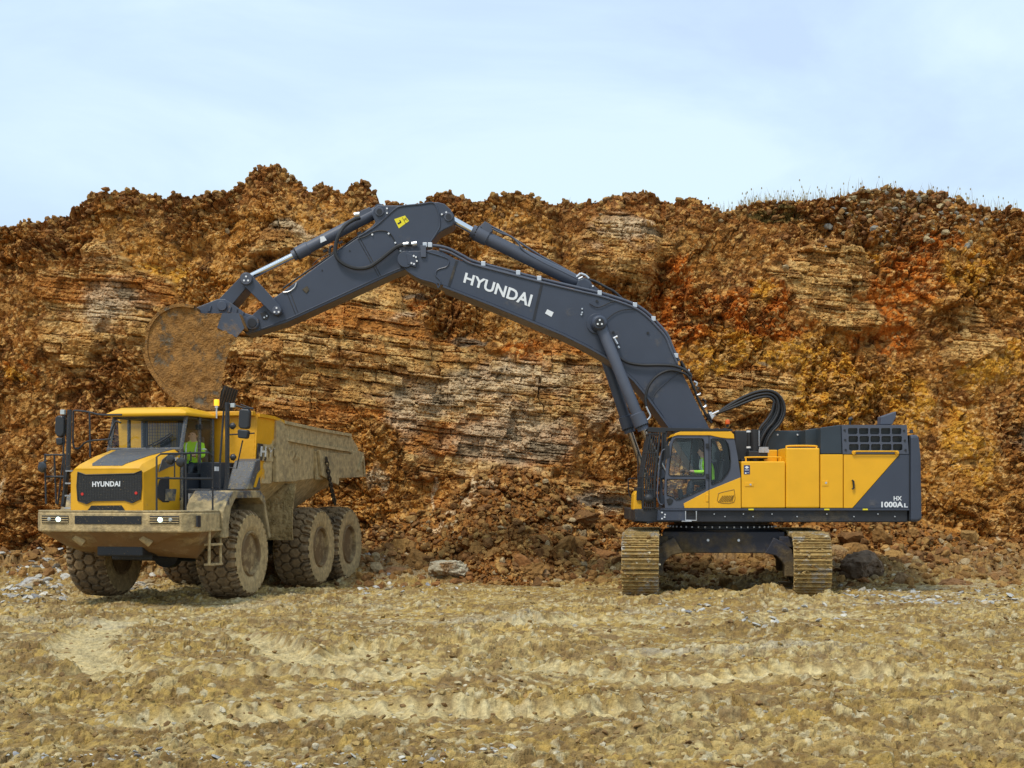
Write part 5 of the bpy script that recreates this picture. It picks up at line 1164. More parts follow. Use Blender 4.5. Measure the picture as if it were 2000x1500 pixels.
# wheels: tread of polygonal lugs, dished rim
def make_wheel(x, y, side):
    Rr, Wd = .935, .86; nt_ = 300; prof = []
    for k in range(37): prof.append((-Wd/2 + Wd*k/36, 'T'))
    ang = np.linspace(0, 2*np.pi, nt_, endpoint=False)
    tt, ww = np.meshgrid(ang, np.array([p[0] for p in prof]), indexing='ij')
    per = 2*np.pi*Rr; cu = tt*Rr/(.245); n_c = round(per/.245); cu = tt/(2*np.pi)*n_c; cv = ww/.235
    # wrap the cells round the wheel
    d, e = hexcell(cu + .10*fbm(tt*9, ww*9, 2, 4), cv+.5)
    groove = np.clip((e-.06)/.12, 0, 1)
    sh = np.abs(ww)/(Wd/2)
    crown = Rr - .035*sh**2 - .05*np.clip(sh-.86, 0, 1)/.14
    notch = ((tt*Rr*1.0/.196) % 1); ng = np.where(sh > .70, np.clip((np.abs(notch-.5)*2-.25)/.15, 0, 1), 1)
    rad = crown - .075*(1-groove*ng) + .006*fbm(tt*20, ww*20, 2, 3)
    v = []
    half = side
    C0 = Vector((x, y, Rr)); verts = []
    walls = [(-1, .83, 1.045), (-1, .80, 1.02), (-1, .66, 1.06), (-1, .52, 1.0), (-1, .44, .88)]
    cols = [(s_*Wd/2*a, r_) for s_, r_, a in walls[::-1]]
    nr_ = len(prof) + 10
    V = np.zeros((nt_, nr_, 3), f4); ca, sa = np.cos(ang), np.sin(ang)
    for j, (wx, r_) in enumerate(cols): V[:, j] = np.stack([np.full(nt_, x+wx), y+ca*r_, Rr+sa*r_], -1)
    for j in range(len(prof)):
        r_ = rad[:, j]; V[:, 5+j] = np.stack([np.full(nt_, x+prof[j][0]), y+ca*r_, Rr+sa*r_], -1)
    for j, (wx, r_) in enumerate(cols[::-1]): V[:, 5+len(prof)+j] = np.stack([np.full(nt_, x-wx), y+ca*r_, Rr+sa*r_], -1)
    fs = []
    for i in range(nt_):
        i2 = (i+1) % nt_
        for j in range(nr_-1): fs.append((i*nr_+j, i*nr_+j+1, i2*nr_+j+1, i2*nr_+j))
    wheel = empty('wheel', (0,0,0)); wheel.parent = truck
    m = MB(); m.add(V.reshape(-1, 3).tolist(), fs); ty = m.build('tyre', M_TIRE, wheel)
    me = ty.data; me.materials.append(M_TIREW)
    for p in me.polygons:
        j = min(vi % nr_ for vi in p.vertices)
        if j < 5 or j >= 5+len(prof)-1: p.material_index = 1; p.use_smooth = True
    s_ = side; o = s_*Wd/2*.94
    m = MB(); m.lathe((x+o-s_*.02, y, Rr), (s_,0,0), [(.47,-.02),(.48,.03),(.45,.06),(.42,.04),(.40,-.04),(.365,-.05),(.35,-.07),(.34,-.30),(.30,-.33),(.20,-.33),(.19,-.16),(.15,-.12),(.0001,-.12)], 48)
    m.lathe((x-o+s_*.02, y, Rr), (-s_,0,0), [(.46,-.02),(.47,.03),(.42,.02),(.40,-.12),(.12,-.14),(.0001,-.14)], 48)
    rm = m.build('rim', M_RIM, wheel, smooth=True)
    m = MB()
    for k in range(16):
        a = 2*math.pi*k/16; q = Vector((x+o-s_*.26, y+math.cos(a)*.235, Rr+math.sin(a)*.235)); m.cyl(q, q+Vector((s_*.04,0,0)), .018, n=6)
    m.build('wheel_nuts', M_RIM, wheel)
    return wheel
WX = 1.87-.43
for yy_ in (0, 4.05, 5.99):
    for sx in (1, -1): make_wheel(sx*WX, yy_ if sx > 0 or yy_ else -.15, sx)
m = MB()
for yy_ in (-.05, 4.05, 5.99): m.tube([(-1.1,yy_,.93),(1.1,yy_,.93)], .17, 16); m.lathe((0,yy_-.25,.93), (0,1,0), [(.1,0),(.3,.08),(.32,.3),(.1,.5)], 20)
m.build('axle', M_TDK, truck, smooth=True)
m = MB(); m.box(-.5,.5,-2.2,2.2,.95,1.35); m.box(-.42,.42,2.4,6.9,.95,1.45); m.lathe((0,2.2,1.15),(0,1,0),[(.3,0),(.3,.4)],20); m.box(-.45,.45,-1.7,-.9,.85,1.0); m.box(-1.0,1.0,3.3,6.4,1.3,1.6)
m.build('chassis', M_TDK, truck, bevel=.03)

# bumper with wrap-round corners
def ring3(pts, z0, z1, shrink=1.0, dy=0): pass
bo = [(-1.46,-2.66),(1.55,-2.66),(1.80,-2.25),(1.78,-1.35),(1.2,-1.35),(1.2,-1.9),(-1.2,-1.9),(-1.2,-1.35),(-1.78,-1.35),(-1.76,-2.30)]
zt = 1.83
m = MB(); m.ext([(a, b, 1.44) for a, b in bo], (0,0,zt-1.44)); bump_ = m.build('bumper', M_TMUD, truck, bevel=.03)
m = MB(); m.ext([(a*.995, b*.997, zt+.001) for a, b in bo], (0,0,.035)); m.build('deck_plate', M_TG, bump_, bevel=.01)
m = MB(); v = []
for a, b in ((-1.42,-2.62),(1.52,-2.62),(1.76,-2.22),(1.74,-1.35),(-1.74,-1.35),(-1.72,-2.28)): v.append((a, b, 1.439))
for a, b, c in ((-1.0,-2.2,1.14),(.6,-2.2,1.14),(1.2,-1.8,.98),(1.3,-1.4,.88),(-1.3,-1.4,1.0),(-1.25,-2.0,1.12)): v.append((a, b, c))
m.add(v, [(0,1,2,3,4,5),(11,10,9,8,7,6)] + [(i, i+6, (i+1) % 6+6, (i+1) % 6) for i in range(6)]); m.build('belly_guard', mat('belly_mud', (.24,.14,.06), .9, mud=.45, mudcol=(.33,.23,.11), scale=2, bump=.01), bump_, bevel=.02)
m = MB(); m.box(-.72,.72,-2.672,-2.64,1.60,1.76); m.build('bumper_grille', M_MESH, bump_)
for a0, a1 in ((-1.45,-.86),(.90,1.52)):
    m = MB(); m.box(a0,a1,-2.674,-2.64,1.615,1.765); hl = m.build('headlight', M_BLK, bump_, bevel=.006)
    m = MB()
    for k in range(3): m.box(a0,a1,-2.69,-2.67,1.63+k*.045,1.648+k*.045)
    m.build('lamp_bezel', M_TMUD, hl)
    cx = (a0+a1)/2 + (.08 if a0 < 0 else -.08)
    for q, mt_, rr__ in ((cx, M_LAMP, .048), (cx + (-.2 if a0 < 0 else .22), M_LENS, .04)):
        m = MB(); m.lathe((q,-2.675,1.69), (0,-1,0), [(rr__,0),(rr__,.02),(rr__*.7,.035)], 20); m.build('lamp', mt_, hl, smooth=True)
for a in (-.85, .62): m = MB(); m.tube([(a,-2.45,1.36),(a+.14,-2.35,1.22)], .09, 12); m.build('tow_eye', M_TMUD, bump_)
# corner step and ladder on the near side
m = MB(); m.box(1.40,1.80,-1.34,-.98,1.30,1.84); cr_ = m.build('corner_step_box', M_TMUD, truck, bevel=.02)
m = MB(); m.tube([TX(409,1033,1.74), TX(408.5,1104,1.74)], .03, 6); m.tube([TX(430,1033,1.74), TX(431,1104,1.74)], .03, 6)
for yy_ in (1034, 1063, 1102):
    a = TX(409,yy_,1.74); b = TX(430,yy_,1.74); m.box(1.62,1.80,a[1],b[1],a[2]-.03,a[2]+.01)
m.build('step_ladder', M_TMUD, truck)
m = MB(); q = [TX(383,1007,1.76), TX(400,1007,1.76), TX(400,1029,1.76), TX(383,1029,1.76)]; m.ext(q, (.03,0,0)); m.build('step_recess', M_TDK, bump_)

# hood
HZ0 = 1.80
def sec(y, x0, x1, z0, z1, ch):
    return [(x0,y,z0),(x0,y,z1-ch),(x0+ch,y,z1),(x1-ch,y,z1),(x1,y,z1-ch),(x1,y,z0)]
S_ = [sec(-2.36,-.985,.606,HZ0,2.66,.05), sec(-2.37,-.985,.606,HZ0,2.70,.09), sec(-2.20,-1.0,.62,HZ0,2.79,.13), sec(-1.6,-1.0,.64,HZ0,2.96,.13), sec(-.72,-1.0,.68,HZ0,3.14,.11)]
m = MB(); v = [q for s_ in S_ for q in s_]; n_ = 6
m.add(v, [tuple(range(n_)), tuple(len(v)-1-i for i in range(n_))] + [(k*n_+i, k*n_+(i+1) % n_, (k+1)*n_+(i+1) % n_, (k+1)*n_+i) for k in range(len(S_)-1) for i in range(n_)])
hood = m.build('hood', M_TY, truck, bevel=.035, seg=3, smooth=True)
m = MB(); v = []
for x0_, x1_, y_, z_ in ((-.56,.10,-2.275,2.745),(-.60,.14,-2.20,2.79),(-.66,.34,-1.6,2.96),(-.76,.54,-.74,3.136)): v += [(x0_,y_,z_-.01),(x1_,y_,z_-.01),(x1_,y_,z_+.014),(x0_,y_,z_+.014)]
m.add(v, [(0,1,2,3),(15,14,13,12)] + [(k*4+i, k*4+(i+1)%4, k*4+4+(i+1)%4, k*4+4+i) for k in range(3) for i in range(4)]); m.build('hood_panel', M_TG, hood)
hexg = [(152,922),(168,927.5),(262,925),(276,919),(276.5,950),(274,974),(258,982),(243,977),(180,978),(169,984),(152,978),(150,950)]
m = MB(); m.ext([TY(a, b, -2.375) for a, b in hexg], (0,.05,0)); gr = m.build('grille', M_MESH, hood)
m = MB()
q = [TY(a, b, -2.378) for a, b in hexg]; m.tube([Vector(p) for p in q+[q[0]]], .012, 5)
m.build('grille_frame', M_BLK, gr)
m = MB()
for k in range(40): a = 152+k*3.12; m.tube([TY(a, 929, -2.376), TY(a, 976, -2.376)], .004, 3)
for k in range(16): b = 929+k*3.12; m.tube([TY(152, b, -2.376), TY(275, b, -2.376)], .004, 3)
m.build('grille_mesh', mat('grille_wire', (.06,.06,.06), .5), gr)
m = MB(); lettering(m, 'HYUNDAI', [TY(180,951,-2.385), TY(234.5,950,-2.385), TY(234.5,939.6,-2.385), TY(180,940.6,-2.385)], (0,.006,0), .03, 1.05); m.build('lettering', M_WHITE, gr)
for a, b in ((161,965),(266,963)): m = MB(); m.lathe(TY(a, b, -2.375), (0,-1,0), [(.03,0),(.03,.012)], 12); m.build('reflector', M_RED, gr)
m = MB(); m.ext([TY(a, b, -2.373) for a, b in ((170,998),(178,987.5),(237,987),(244,997)) ], (0,.04,0)); m.build('lower_grille', M_MESH, hood)
# side of the hood: dark vent and badge strip
m = MB(); xx_ = .640
m.ext([TX(a, b, xx_) for a, b in ((306,958),(311,938),(322,931),(345,930),(348,945),(342,982),(318,981),(307,972))], (.012,0,0)); sv = m.build('side_vent', M_TDK, hood, bevel=.01)
m = MB(); m.ext([TX(a, b, xx_+.015) for a, b in ((323,955),(344,955),(341,978),(322,978))], (.01,0,0)); m.build('step_plate', M_TG, sv)
m = MB(); m.ext([TX(a, b, xx_+.01) for a, b in ((309,922),(316,898),(328,888),(360,885),(362,905),(330,912))], (.012,0,0)); bs_ = m.build('badge_panel', M_TG, hood)
m = MB(); lettering(m, 'HYUNDAI', [TX(334,906,xx_+.025), TX(360,897,xx_+.025), TX(360,889,xx_+.025), TX(334,896,xx_+.025)], (.005,0,0), .03); m.build('lettering', M_WHITE, bs_)
m = MB(); q = TX(354,975,xx_+.03); m.lathe(q, (0,1,0), [(.03,-.08),(.04,0),(.03,.08)], 12); m.build('latch', M_BLK, hood)

# cab: pillars, glass, roof, interior
tcab = empty('cab', (0,0,0)); tcab.parent = truck
X0, X1 = -1.0, .72
ZB, ZW, ZT = 1.85, 3.12, 3.83
m = MB()
FB, FT, RB = -.86, -.62, .68           # windscreen foot, windscreen head, rear wall
def bar(a, b, r=.045): m.tube([a, b], r, 6)
for x in (X0+.04, X1-.04): bar((x,FB,ZW),(x,FT,ZT)); bar((x,RB-.05,ZB),(x,RB-.05,ZT)); bar((x,-.02,ZB),(x,.0,ZT),.04); bar((x,FB,ZB),(x,FB,ZW),.05)
bar((X0,FT,ZT),(X1,FT,ZT)); bar((X0,RB-.05,ZT),(X1,RB-.05,ZT)); bar((X0,FB,ZW-.01),(X1,FB,ZW-.01))
m.build('cab_frame', M_TG, tcab, smooth=False)
m = MB(); m.box(X0,X0+.04,FB,RB,ZB,2.62); m.box(X1-.04,X1,FB,RB,ZB,2.62); m.box(X0,X1,FB+.02,FB+.06,ZB,ZW-.03); m.box(X0,X1,FB,RB,ZB-.05,ZB); m.box(X0+.05,X1-.05,RB-.04,RB,ZB,3.16); m.box(-.15,X1-.05,RB-.04,RB,3.16,ZT-.03); m.box(X0+.05,-.86,RB-.04,RB,3.16,ZT-.03)
m.build('cab_body', M_TDK, tcab, bevel=.01)
m = MB(); bmr = [(FT-.20,ZT-.02),(FT-.22,ZT+.05),(FT-.10,ZT+.13),(FT+.15,ZT+.18),(RB-.1,ZT+.13),(RB+.06,ZT+.07),(RB+.06,ZT-.01)]
v = []; n_ = len(bmr)
for x, k in ((X0-.05,0),(X0+.12,1),(X1-.12,1),(X1+.05,0)):
    for i, (y, z) in enumerate(bmr): v.append((x, y, z if k else min(z, ZT+.05)))
m.add(v, [tuple(range(n_)), tuple(range(4*n_-1, 3*n_-1, -1))] + [(k*n_+i, k*n_+(i+1) % n_, (k+1)*n_+(i+1) % n_, (k+1)*n_+i) for k in range(3) for i in range(n_)])
m.build('roof', M_TROOF, tcab, bevel=.025, seg=3)
m = MB(); m.box(X0+.06,X1-.06,FT+.04,RB-.08,ZT-.06,ZT-.03); m.build('headliner', M_TG, tcab)
m = MB(); m.ext([(X0+.08,FB+.01,ZW+.03),(X1-.08,FB+.01,ZW+.03),(X1-.08,FT+.01,ZT-.04),(X0+.08,FT+.01,ZT-.04)], (0,.006,0)); m.build('windscreen', M_TGL, tcab)
for x, nm in ((X1-.02,'side_window'),(X0+.02,'side_window')):
    m = MB(); m.ext([(x,FB+.05,2.62),(x,-.06,2.62),(x,-.05,ZT-.05),(x,FT+.05,ZT-.05),(x,FB+.05,ZW)], (.006,0,0)); m.build(nm, M_TGL, tcab)
    m = MB(); m.ext([(x,.04,2.62),(x,RB-.1,2.62),(x,RB-.1,ZT-.05),(x,.04,ZT-.05)], (.006,0,0)); m.build(nm, M_TGL, tcab)
m = MB(); m.ext([(-.86,RB-.02,3.16),(-.15,RB-.02,3.16),(-.15,RB-.02,ZT-.05),(-.86,RB-.02,ZT-.05)], (0,.006,0)); m.build('rear_window', M_TGL, tcab)
m = MB()
for k in range(12): a = -.86+k*.064; m.tube([(a,RB-.06,3.16),(a,RB-.06,ZT-.05)], .005, 4)
for k in range(9): b = 3.18+k*.07; m.tube([(-.86,RB-.06,b),(-.15,RB-.06,b)], .005, 4)
m.build('rear_mesh', M_BLK, tcab)
m = MB(); m.tube([TY(285,874,-.90),TY(318,856,-.86),TY(333,846,-.82)], .012, 6); m.tube([TY(298,872,-.90),TY(330,852,-.86)], .010, 6); m.tube([TY(306,868,-.92),TY(337,848,-.85)], .020, 6); m.build('wiper', M_BLK, tcab)
for cx in (-.40, .40):
    m = MB(); m.box(cx-.22,cx+.22,.05,.58,2.40,2.56); m.box(cx-.2,cx+.2,.53,.63,2.56,3.16); m.box(cx-.12,cx+.12,.53,.62,3.18,3.42); m.build('seat', mat('truck_seat', (.06,.065,.08), .8), tcab, bevel=.05, seg=3)
m = MB(); m.box(X0+.06,X1-.06,FB+.07,-.55,2.5,2.95); m.build('dashboard', M_TDK, tcab, bevel=.05)
m = MB(); m.tube([(-.2+.2*math.cos(a*math.pi/10), -.42-.06*math.sin(a*math.pi/10), 2.98+.19*math.sin(a*math.pi/10)) for a in range(21)], .016, 6); m.build('steering_wheel', M_BLK, tcab)
m = MB(); q = [TX(402,878,X1+.0), TX(405,878,X1+.0), TX(405,897,X1), TX(402,897,X1)]; m.tube([Vector(TX(371,882,X1+.05)),Vector(TX(373,886,X1+.06)),Vector(TX(373,899,X1+.06)),Vector(TX(370,901,X1+.05))], .018, 6); m.build('door_handle', M_BLK, tcab)
m = MB(); m.box(X1+.0,X1+.05,-.12,-.02,3.55,3.66); m.build('door_mirror', M_BLK, tcab, bevel=.01)
seated_person(tuple(OT + Matrix.Rotation(-TH, 3, 'Z') @ Vector((.38, .36, 2.66))), (-.24,-.97,0), 'person in a hi-vis jacket sitting behind the windscreen of the dump truck')
# beacon on the roof
m = MB(); a = Vector(TY(423,797,.35)); m.cyl(a-Vector((0,0,.22)), a, .018); m.cyl(a, a+Vector((0,0,.05)), .035); bc = m.build('beacon', M_STEEL, truck)
m = MB(); m.lathe(a+Vector((0,0,.05)), (0,0,1), [(.055,0),(.055,.12),(.045,.135)], 16); m.build('beacon_lens', M_AMBER, bc, smooth=True)

# battery box, steps and fender on the near side, behind the cab
m = MB(); m.box(.76,1.30,-.78,.25,1.86,2.30); m.box(.74,1.20,-.1,.66,2.30,2.86); bb = m.build('battery_box', M_TDK, truck, bevel=.02)
for q, px_, py_ in ((0,420,917),(1,452,929)):
    m = MB(); a = TX(px_, py_, 1.21); m.box(1.2,1.215,a[1],a[1]+.28,a[2]-.03,a[2]+.06); m.build('label', M_WHITE, bb)
m = MB(); a = TY(380,965,-1.0)
for k in range(3): m.box(.95,1.45,-1.02+k*.10,-.95+k*.10,1.90+k*.11,1.93+k*.11)
m.box(.93,.96,-1.05,-.7,1.87,2.2); m.box(1.44,1.47,-1.05,-.7,1.87,2.2); m.build('step_tread', M_ALU, truck)
def arch(x0, x1, yc, r, a0, a1, th, mt, nm, lift=.98):
    m = MB(); v = []; K = 12
    for k in range(K+1):
        a = a0 + (a1-a0)*k/K
        for x in (x0, x1):
            for rr_ in (r, r+th): v.append((x, yc+math.cos(a)*rr_, lift+math.sin(a)*rr_))
    f = []
    for k in range(K): b = k*4; f += [(b,b+4,b+6,b+2),(b+1,b+3,b+7,b+5),(b,b+1,b+5,b+4),(b+2,b+6,b+7,b+3)]
    f += [(0,2,3,1),(4*K,4*K+1,4*K+3,4*K+2)]; m.add(v, f); return m.build(nm, mt, truck, bevel=.012)
for sx in (1, -1):
    a, b = (.98, 1.84) if sx > 0 else (-1.84, -.98)
    m = MB(); pr = [(-1.34,1.84),(-1.1,2.10),(-.85,2.26),(.55,2.26),(.78,2.12),(1.12,1.25),(1.02,1.22),(.72,1.98),(.5,2.10),(-.72,2.10),(-.95,1.9),(-1.15,1.3),(-1.34,1.3)]
    m.ext([(a, y, z) for y, z in pr], (b-a,0,0)); m.build('fender', M_TG, truck, bevel=.02)
m = MB(); m.ext([(1.25,.05,2.28),(1.25,.5,2.9),(1.25,.76,2.95),(1.25,.76,2.28)], (.50,0,0)); gp_ = m.build('side_guard', M_TG, truck, bevel=.03)
m = MB(); m.ext([(1.755,.35,2.33),(1.755,.55,2.62),(1.755,.75,2.72),(1.755,.75,2.62),(1.755,.62,2.52),(1.755,.48,2.33)], (.01,0,0)); m.build('stripe', M_TY, gp_)

# dump body
def bx(px, py, x=1.66): return Vector(TX(px, py, x))
Yf, Yr, Yt = .55, 6.6, 7.35
ZTf, ZTr = 3.88, 3.66
body_ = empty('dump_body', (0,0,0)); body_.parent = truck
def sect(y, zt, zb, zf, xt=1.66, xb=1.58, xf=.75):
    return [(-xt,y,zt),(-xb,y,zb),(-xf,y,zf),(xf,y,zf),(xb,y,zb),(xt,y,zt)]
sc = [sect(.80,3.90,2.42,1.92), sect(1.6,3.87,2.42,1.72), sect(2.2,3.80,2.44,1.62), sect(4.2,3.72,2.55,1.60), sect(5.2,3.70,2.62,1.85), sect(6.6,3.66,2.72,2.22), sect(7.2,3.35,2.68,2.45)]
m = MB(); T_ = .07; v = []; K = len(sc)
for s_ in sc:
    v += s_
    v += [(x*.955, y, z + (T_ if 0 < i < 5 else 0)) for i, (x, y, z) in enumerate(s_)]
f = []
for k in range(K-1):
    a = k*12; b = a+12
    for i in range(5): f += [(a+i, a+i+1, b+i+1, b+i), (a+6+i, b+6+i, b+7+i, a+7+i)]
    f += [(a, b, b+6, a+6), (a+5, a+11, b+11, b+5)]
for a in (0, (K-1)*12):
    for i in range(5): f.append((a+i, a+6+i, a+7+i, a+i+1))
m.add(v, f); tub = m.build('side_walls', M_TBOX, body_)
m = MB(); m.ext([(-1.62,.79,3.92),(-1.55,.79,2.42),(-.72,.79,1.95),(.72,.79,1.95),(1.55,.79,2.42),(1.62,.79,3.92)], (0,.07,0)); m.build('front_wall', M_TBOX, body_, bevel=.01)
m = MB(); m.box(-1.62,1.62,.62,.80,3.87,3.97); m.build('spill_guard', M_TBOX, body_, bevel=.02)
# rims, rib and badge stripe along the near wall
for sx in (1, -1):
    m = MB(); m.tube([(sx*1.67,.82,3.89),(sx*1.67,1.62,3.87),(sx*1.67,2.2,3.80),(sx*1.67,4.2,3.72),(sx*1.67,6.6,3.66)], .05, 4); m.build('top_rail', M_TBOX, body_)
    m = MB(); m.tube([(sx*1.67,2.3,3.42),(sx*1.68,4.2,3.34),(sx*1.68,6.7,3.26)], .045, 4); m.build('side_rib', M_TBOX, body_)
    m = MB(); m.ext([(sx*1.61,2.2,3.78),(sx*1.61,1.75,3.86),(sx*1.60,1.75,2.45),(sx*1.60,3.0,2.47)], (sx*.09,0,0)); m.build('side_pillar', M_TMUD, body_, bevel=.01)
    m = MB(); m.ext([(sx*1.60,6.6,3.18),(sx*1.60,7.05,3.30),(sx*1.60,7.62,3.24),(sx*1.60,7.78,2.62),(sx*1.60,6.3,2.58),(sx*1.60,4.3,2.52),(sx*1.60,4.2,3.20)], (sx*.07,0,0)); ts = m.build('tail_wing', M_TMUD, body_, bevel=.012)
    m = MB(); m.ext([(sx*1.675,4.22,3.22),(sx*1.675,4.42,3.22),(sx*1.675,5.6,2.55),(sx*1.675,5.55,2.40),(sx*1.675,5.2,2.45),(sx*1.675,4.42,2.62)], (sx*.07,0,0)); m.build('gusset', M_TMUD, body_, bevel=.01)
    m = MB(); m.tube([(sx*1.69,7.1,2.78),(sx*1.69,7.45,3.12),(sx*1.69,7.58,2.70)], .035, 4); m.build('tail_brace', M_TMUD, body_)
m = MB(); m.ext([(1.645,.83,3.28),(1.645,1.74,3.26),(1.62,1.74,2.90),(1.62,.83,2.92)], (.012,0,0)); bst = m.build('badge_stripe', mat('stripe_black', (.03,.03,.035), .5, mud=.50, mudcol=(.50,.375,.19), scale=2.2, gy=.35, y0=1.1, soft=.03), body_)
m = MB(); lettering(m, 'HYUNDAI', [(1.645,.95,3.0),(1.70,3.3,2.96),(1.72,3.3,3.2),(1.668,.95,3.22)], (.012,0,0), .03, 1.2); m.build('lettering', mat('worn_white', (.7,.7,.68), .6, mud=.56, mudcol=(.50,.375,.19), scale=3.5, gy=.30, y0=1.5, soft=.02), body_)
# inner struts and hoist under the body
m = MB()
for sx in (1, -1):
    m.tube([(sx*.8,3.0,1.45),(sx*.9,4.8,2.1)], .10, 12); m.box(sx*.55-.06,sx*.55+.06,2.4,7.0,1.45,1.62)
m.build('hoist', M_TMUD, truck)
M_CHAIN = mat('chain_steel', (.06,.045,.03), .7, .3, mud=.4, scale=4)
# chain hanging at the near side
ch = empty('chain', (0,0,0)); ch.parent = truck
top, bot = Vector((1.80,4.55,3.05)), Vector((1.80,5.15,1.95)); nl = 15
for k in range(nl):
    t = (k+.5)/nl; c = top.lerp(bot, t) + Vector((0,.16*math.sin(math.pi*t)*0,-.10*math.sin(math.pi*t))); d = (bot-top).normalized(); u = Vector((1,0,0)) if k % 2 else d.cross(Vector((1,0,0))).normalized()
    pts = [c + d*(.072*math.cos(a)) + u*(.040*math.sin(a)) for a in [2*math.pi*j/10 for j in range(11)]]
    m = MB(); m.tube(pts, .019, 5, False); m.build('chain_link', M_CHAIN, ch)
# mudflaps / rear-wheel spray guards
for sx in (1, -1):
    x0, x1 = (1.02, 1.80) if sx > 0 else (-1.80, -1.02)
    m = MB(); n1_, n2_ = 20, 30; v = []
    for i in range(n2_+1):
        for j in range(n1_+1):
            t = i/n2_; x = x0+(x1-x0)*j/n1_; z = 2.42-t*1.28; y = 2.62-.22*math.sin(t*2.2) + .03*float(fbm(np.array([x*5.]), np.array([z*5.]), 4, 3)[0])
            v.append((x, y, z))
    N0 = len(v); v += [(a, b+.05, c) for a, b, c in v]
    f = [(i*(n1_+1)+j, i*(n1_+1)+j+1, (i+1)*(n1_+1)+j+1, (i+1)*(n1_+1)+j) for i in range(n2_) for j in range(n1_)]
    f += [tuple(q+N0 for q in g_[::-1]) for g_ in f]
    f += [((i)*(n1_+1)+e_, (i+1)*(n1_+1)+e_, (i+1)*(n1_+1)+e_+N0, i*(n1_+1)+e_+N0) for i in range(n2_) for e_ in (0, n1_)]
    f += [(n2_*(n1_+1)+j, n2_*(n1_+1)+j+1, n2_*(n1_+1)+j+1+N0, n2_*(n1_+1)+j+N0) for j in range(n1_)]
    m.add(v, f); m.build('mudflap', M_FLAP, truck, smooth=True)

# rails, posts and mirrors
def rail(pts, y=None, x=None, r=.020, nm='hand_rail', k=3, parent=None, sm=True):
    q = [Vector(TY(a, b, y) if x is None else TX(a, b, x)) for a, b in pts]
    m = MB(); m.tube(smooth_pts(q, k) if sm else q, r, 8); return m.build(nm, M_RAIL, parent or truck, smooth=True)
z0y = 986
def rail_loc(pts, r=.02, nm='hand_rail'):
    m = MB(); m.tube([Vector(p) for p in pts], r, 8); return m.build(nm, M_RAIL, truck, smooth=True)
rail_loc([(.92,-2.42,1.86),(.92,-2.42,2.92),(.98,-2.36,2.98),(1.62,-1.55,3.02),(1.66,-1.45,2.95),(1.66,-1.45,1.86)])
rail_loc([(.92,-2.42,2.50),(1.66,-1.45,2.50)]); rail_loc([(1.30,-1.92,1.86),(1.30,-1.92,3.0)])
rail([(90,984),(88,895),(92,889),(122,889),(126,894),(124,984)], y=-2.3); rail([(89,931),(125,931)], y=-2.3); rail([(106,889),(110,984)], y=-2.2)
rail([(92,900),(76,905)], y=-2.35, r=.015, sm=False)
m = MB(); m.tube([TY(123,990,-2.0), TY(133,915,-1.95), TY(136,800,-1.95)], .05, 6); m.tube([TY(113,985,-2.0), TY(123,900,-1.95), TY(127,806,-1.95)], .018, 6); m.build('mirror_post', M_RAIL, truck)
rail([(143,812),(143,806),(147,802),(175,805),(196,810),(238,810)], y=-1.6); rail([(143,812),(143,868),(150,876),(157,874),(172,862),(215,858)], y=-1.6); rail([(175,806),(176,893)], y=-1.6)
rail([(215,872),(212,860),(222,830),(228,823),(236,826)], y=-1.1)
m = MB(); m.ext([TY(a, b, -2.0) for a, b in ((107,815),(112,811),(121,812),(125,818),(124,848),(119,854),(111,853),(106,845))], (0,.14,0)); mm = m.build('mirror', M_MIR, truck, bevel=.03)
m = MB(); m.ext([TY(a, b, -2.0) for a, b in ((108,855),(121,854),(122,866),(118,870),(109,869))], (0,.14,0)); m.build('mirror', M_MIR, truck, bevel=.03)
m = MB(); q = Vector(TY(82,913,-2.4)); m.lathe(q, (0.3,1,0), [(.02,-.05),(.09,-.03),(.11,.02),(.05,.08)], 20); m.build('round_mirror', M_MIR, truck, smooth=True)
m = MB(); q = TY(123,805,-2.02); m.box(q[0]-.045,q[0]+.045,-2.06,-1.98,q[2]-.05,q[2]+.05); m.build('work_lamp', M_LENS, truck, bevel=.01)
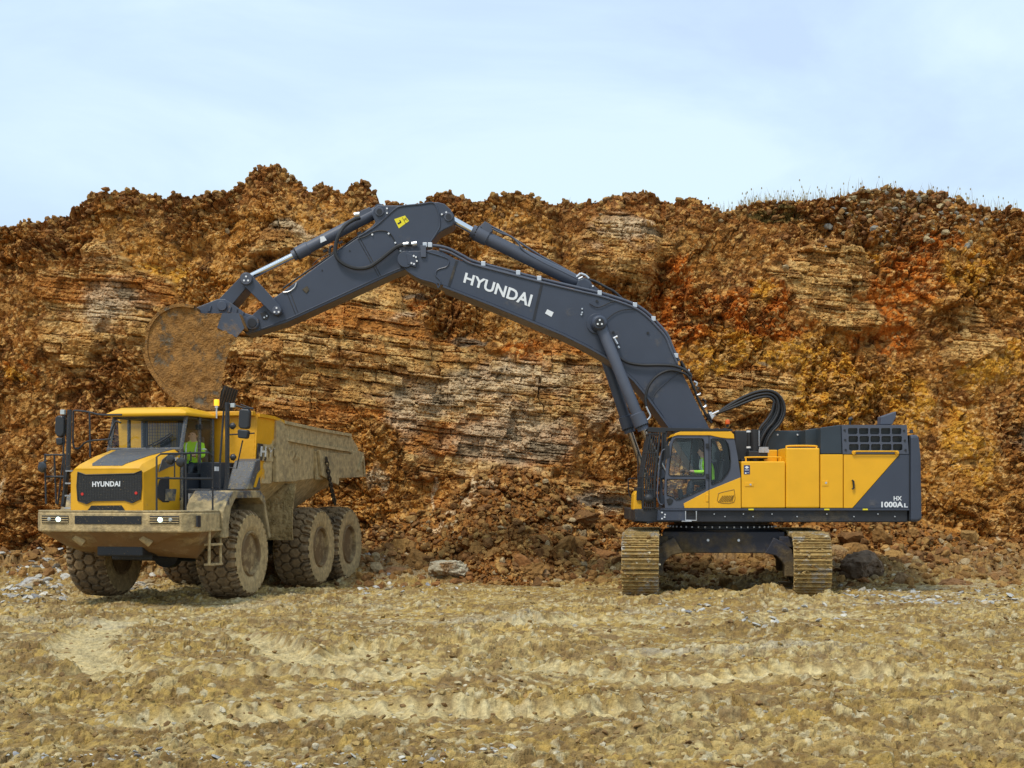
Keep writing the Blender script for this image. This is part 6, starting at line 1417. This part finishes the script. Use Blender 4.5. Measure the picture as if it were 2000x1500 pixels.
for a, b in ((332,898),(352,903)):
    m = MB(); q = Vector(TY(a, b, -1.75)); m.lathe(q, (0.2,1,0), [(.02,-.05),(.085,-.03),(.10,.02),(.04,.08)], 20); m.build('round_mirror', M_MIR, truck, smooth=True)
m = MB(); m.tube([TY(341,895,-1.75), TY(341,932,-1.75)], .014, 6); m.tube([TY(330,899,-1.72), TY(354,903,-1.72)], .014, 6); m.build('mirror_arm', M_RAIL, truck)
# left ladder beside the hood
m = MB()
for k in range(4): a = TY(133,920+k*24,-1.95); b = TY(143,920+k*24,-1.95); m.box(a[0],b[0]+.15,-2.1,-1.85,a[2]-.015,a[2]+.015)
m.build('ladder_steps', M_ALU, truck)
# right-hand mast with two mirrors
m = MB(); m.tube([TY(436,992,-.55), TY(444,930,-.5), TY(444,786,-.5)], .05, 6); m.tube([TY(428,990,-.6), TY(430,900,-.55), TY(437,802,-.5)], .022, 6); m.tube([TY(444,788,-.5), TY(478,797,-.5), TY(495,798,-.5)], .02, 6); m.tube([TY(470,790,-.5), TY(490,797,-.5)], .014, 6); m.tube([TY(448,849,-.5), TY(497,846,-.5)], .015, 6)
m.tube([TY(448,913,-.5),TY(462,915,-.5),TY(474,860,-.5)], .016, 6)
ms = m.build('mirror_mast', M_RAIL, truck)
m = MB(); m.ext([TY(a, b, -.6) for a, b in ((466,802),(470,798),(484,799),(487,803),(485,835),(481,838),(468,837),(465,832))], (0,.14,0)); m.build('mirror', M_MIR, ms, bevel=.03)
m = MB(); m.ext([TY(a, b, -.6) for a, b in ((463,841),(466,838),(482,840),(484,843),(482,855),(478,857),(464,855))], (0,.14,0)); m.build('mirror', M_MIR, ms, bevel=.03)
m = MB(); q = TY(456,792,-.52); m.box(q[0]-.045,q[0]+.045,-.58,-.5,q[2]-.045,q[2]+.045); m.build('work_lamp', M_LENS, ms, bevel=.01)
for a, b in ((453,832),(454,893)): m = MB(); q = Vector(TY(a, b, -.5)); m.lathe(q, (.8,1,0), [(.02,-.05),(.06,-.02),(.075,.03),(.03,.08)], 16); m.build('round_mirror', M_MIR, ms, smooth=True)
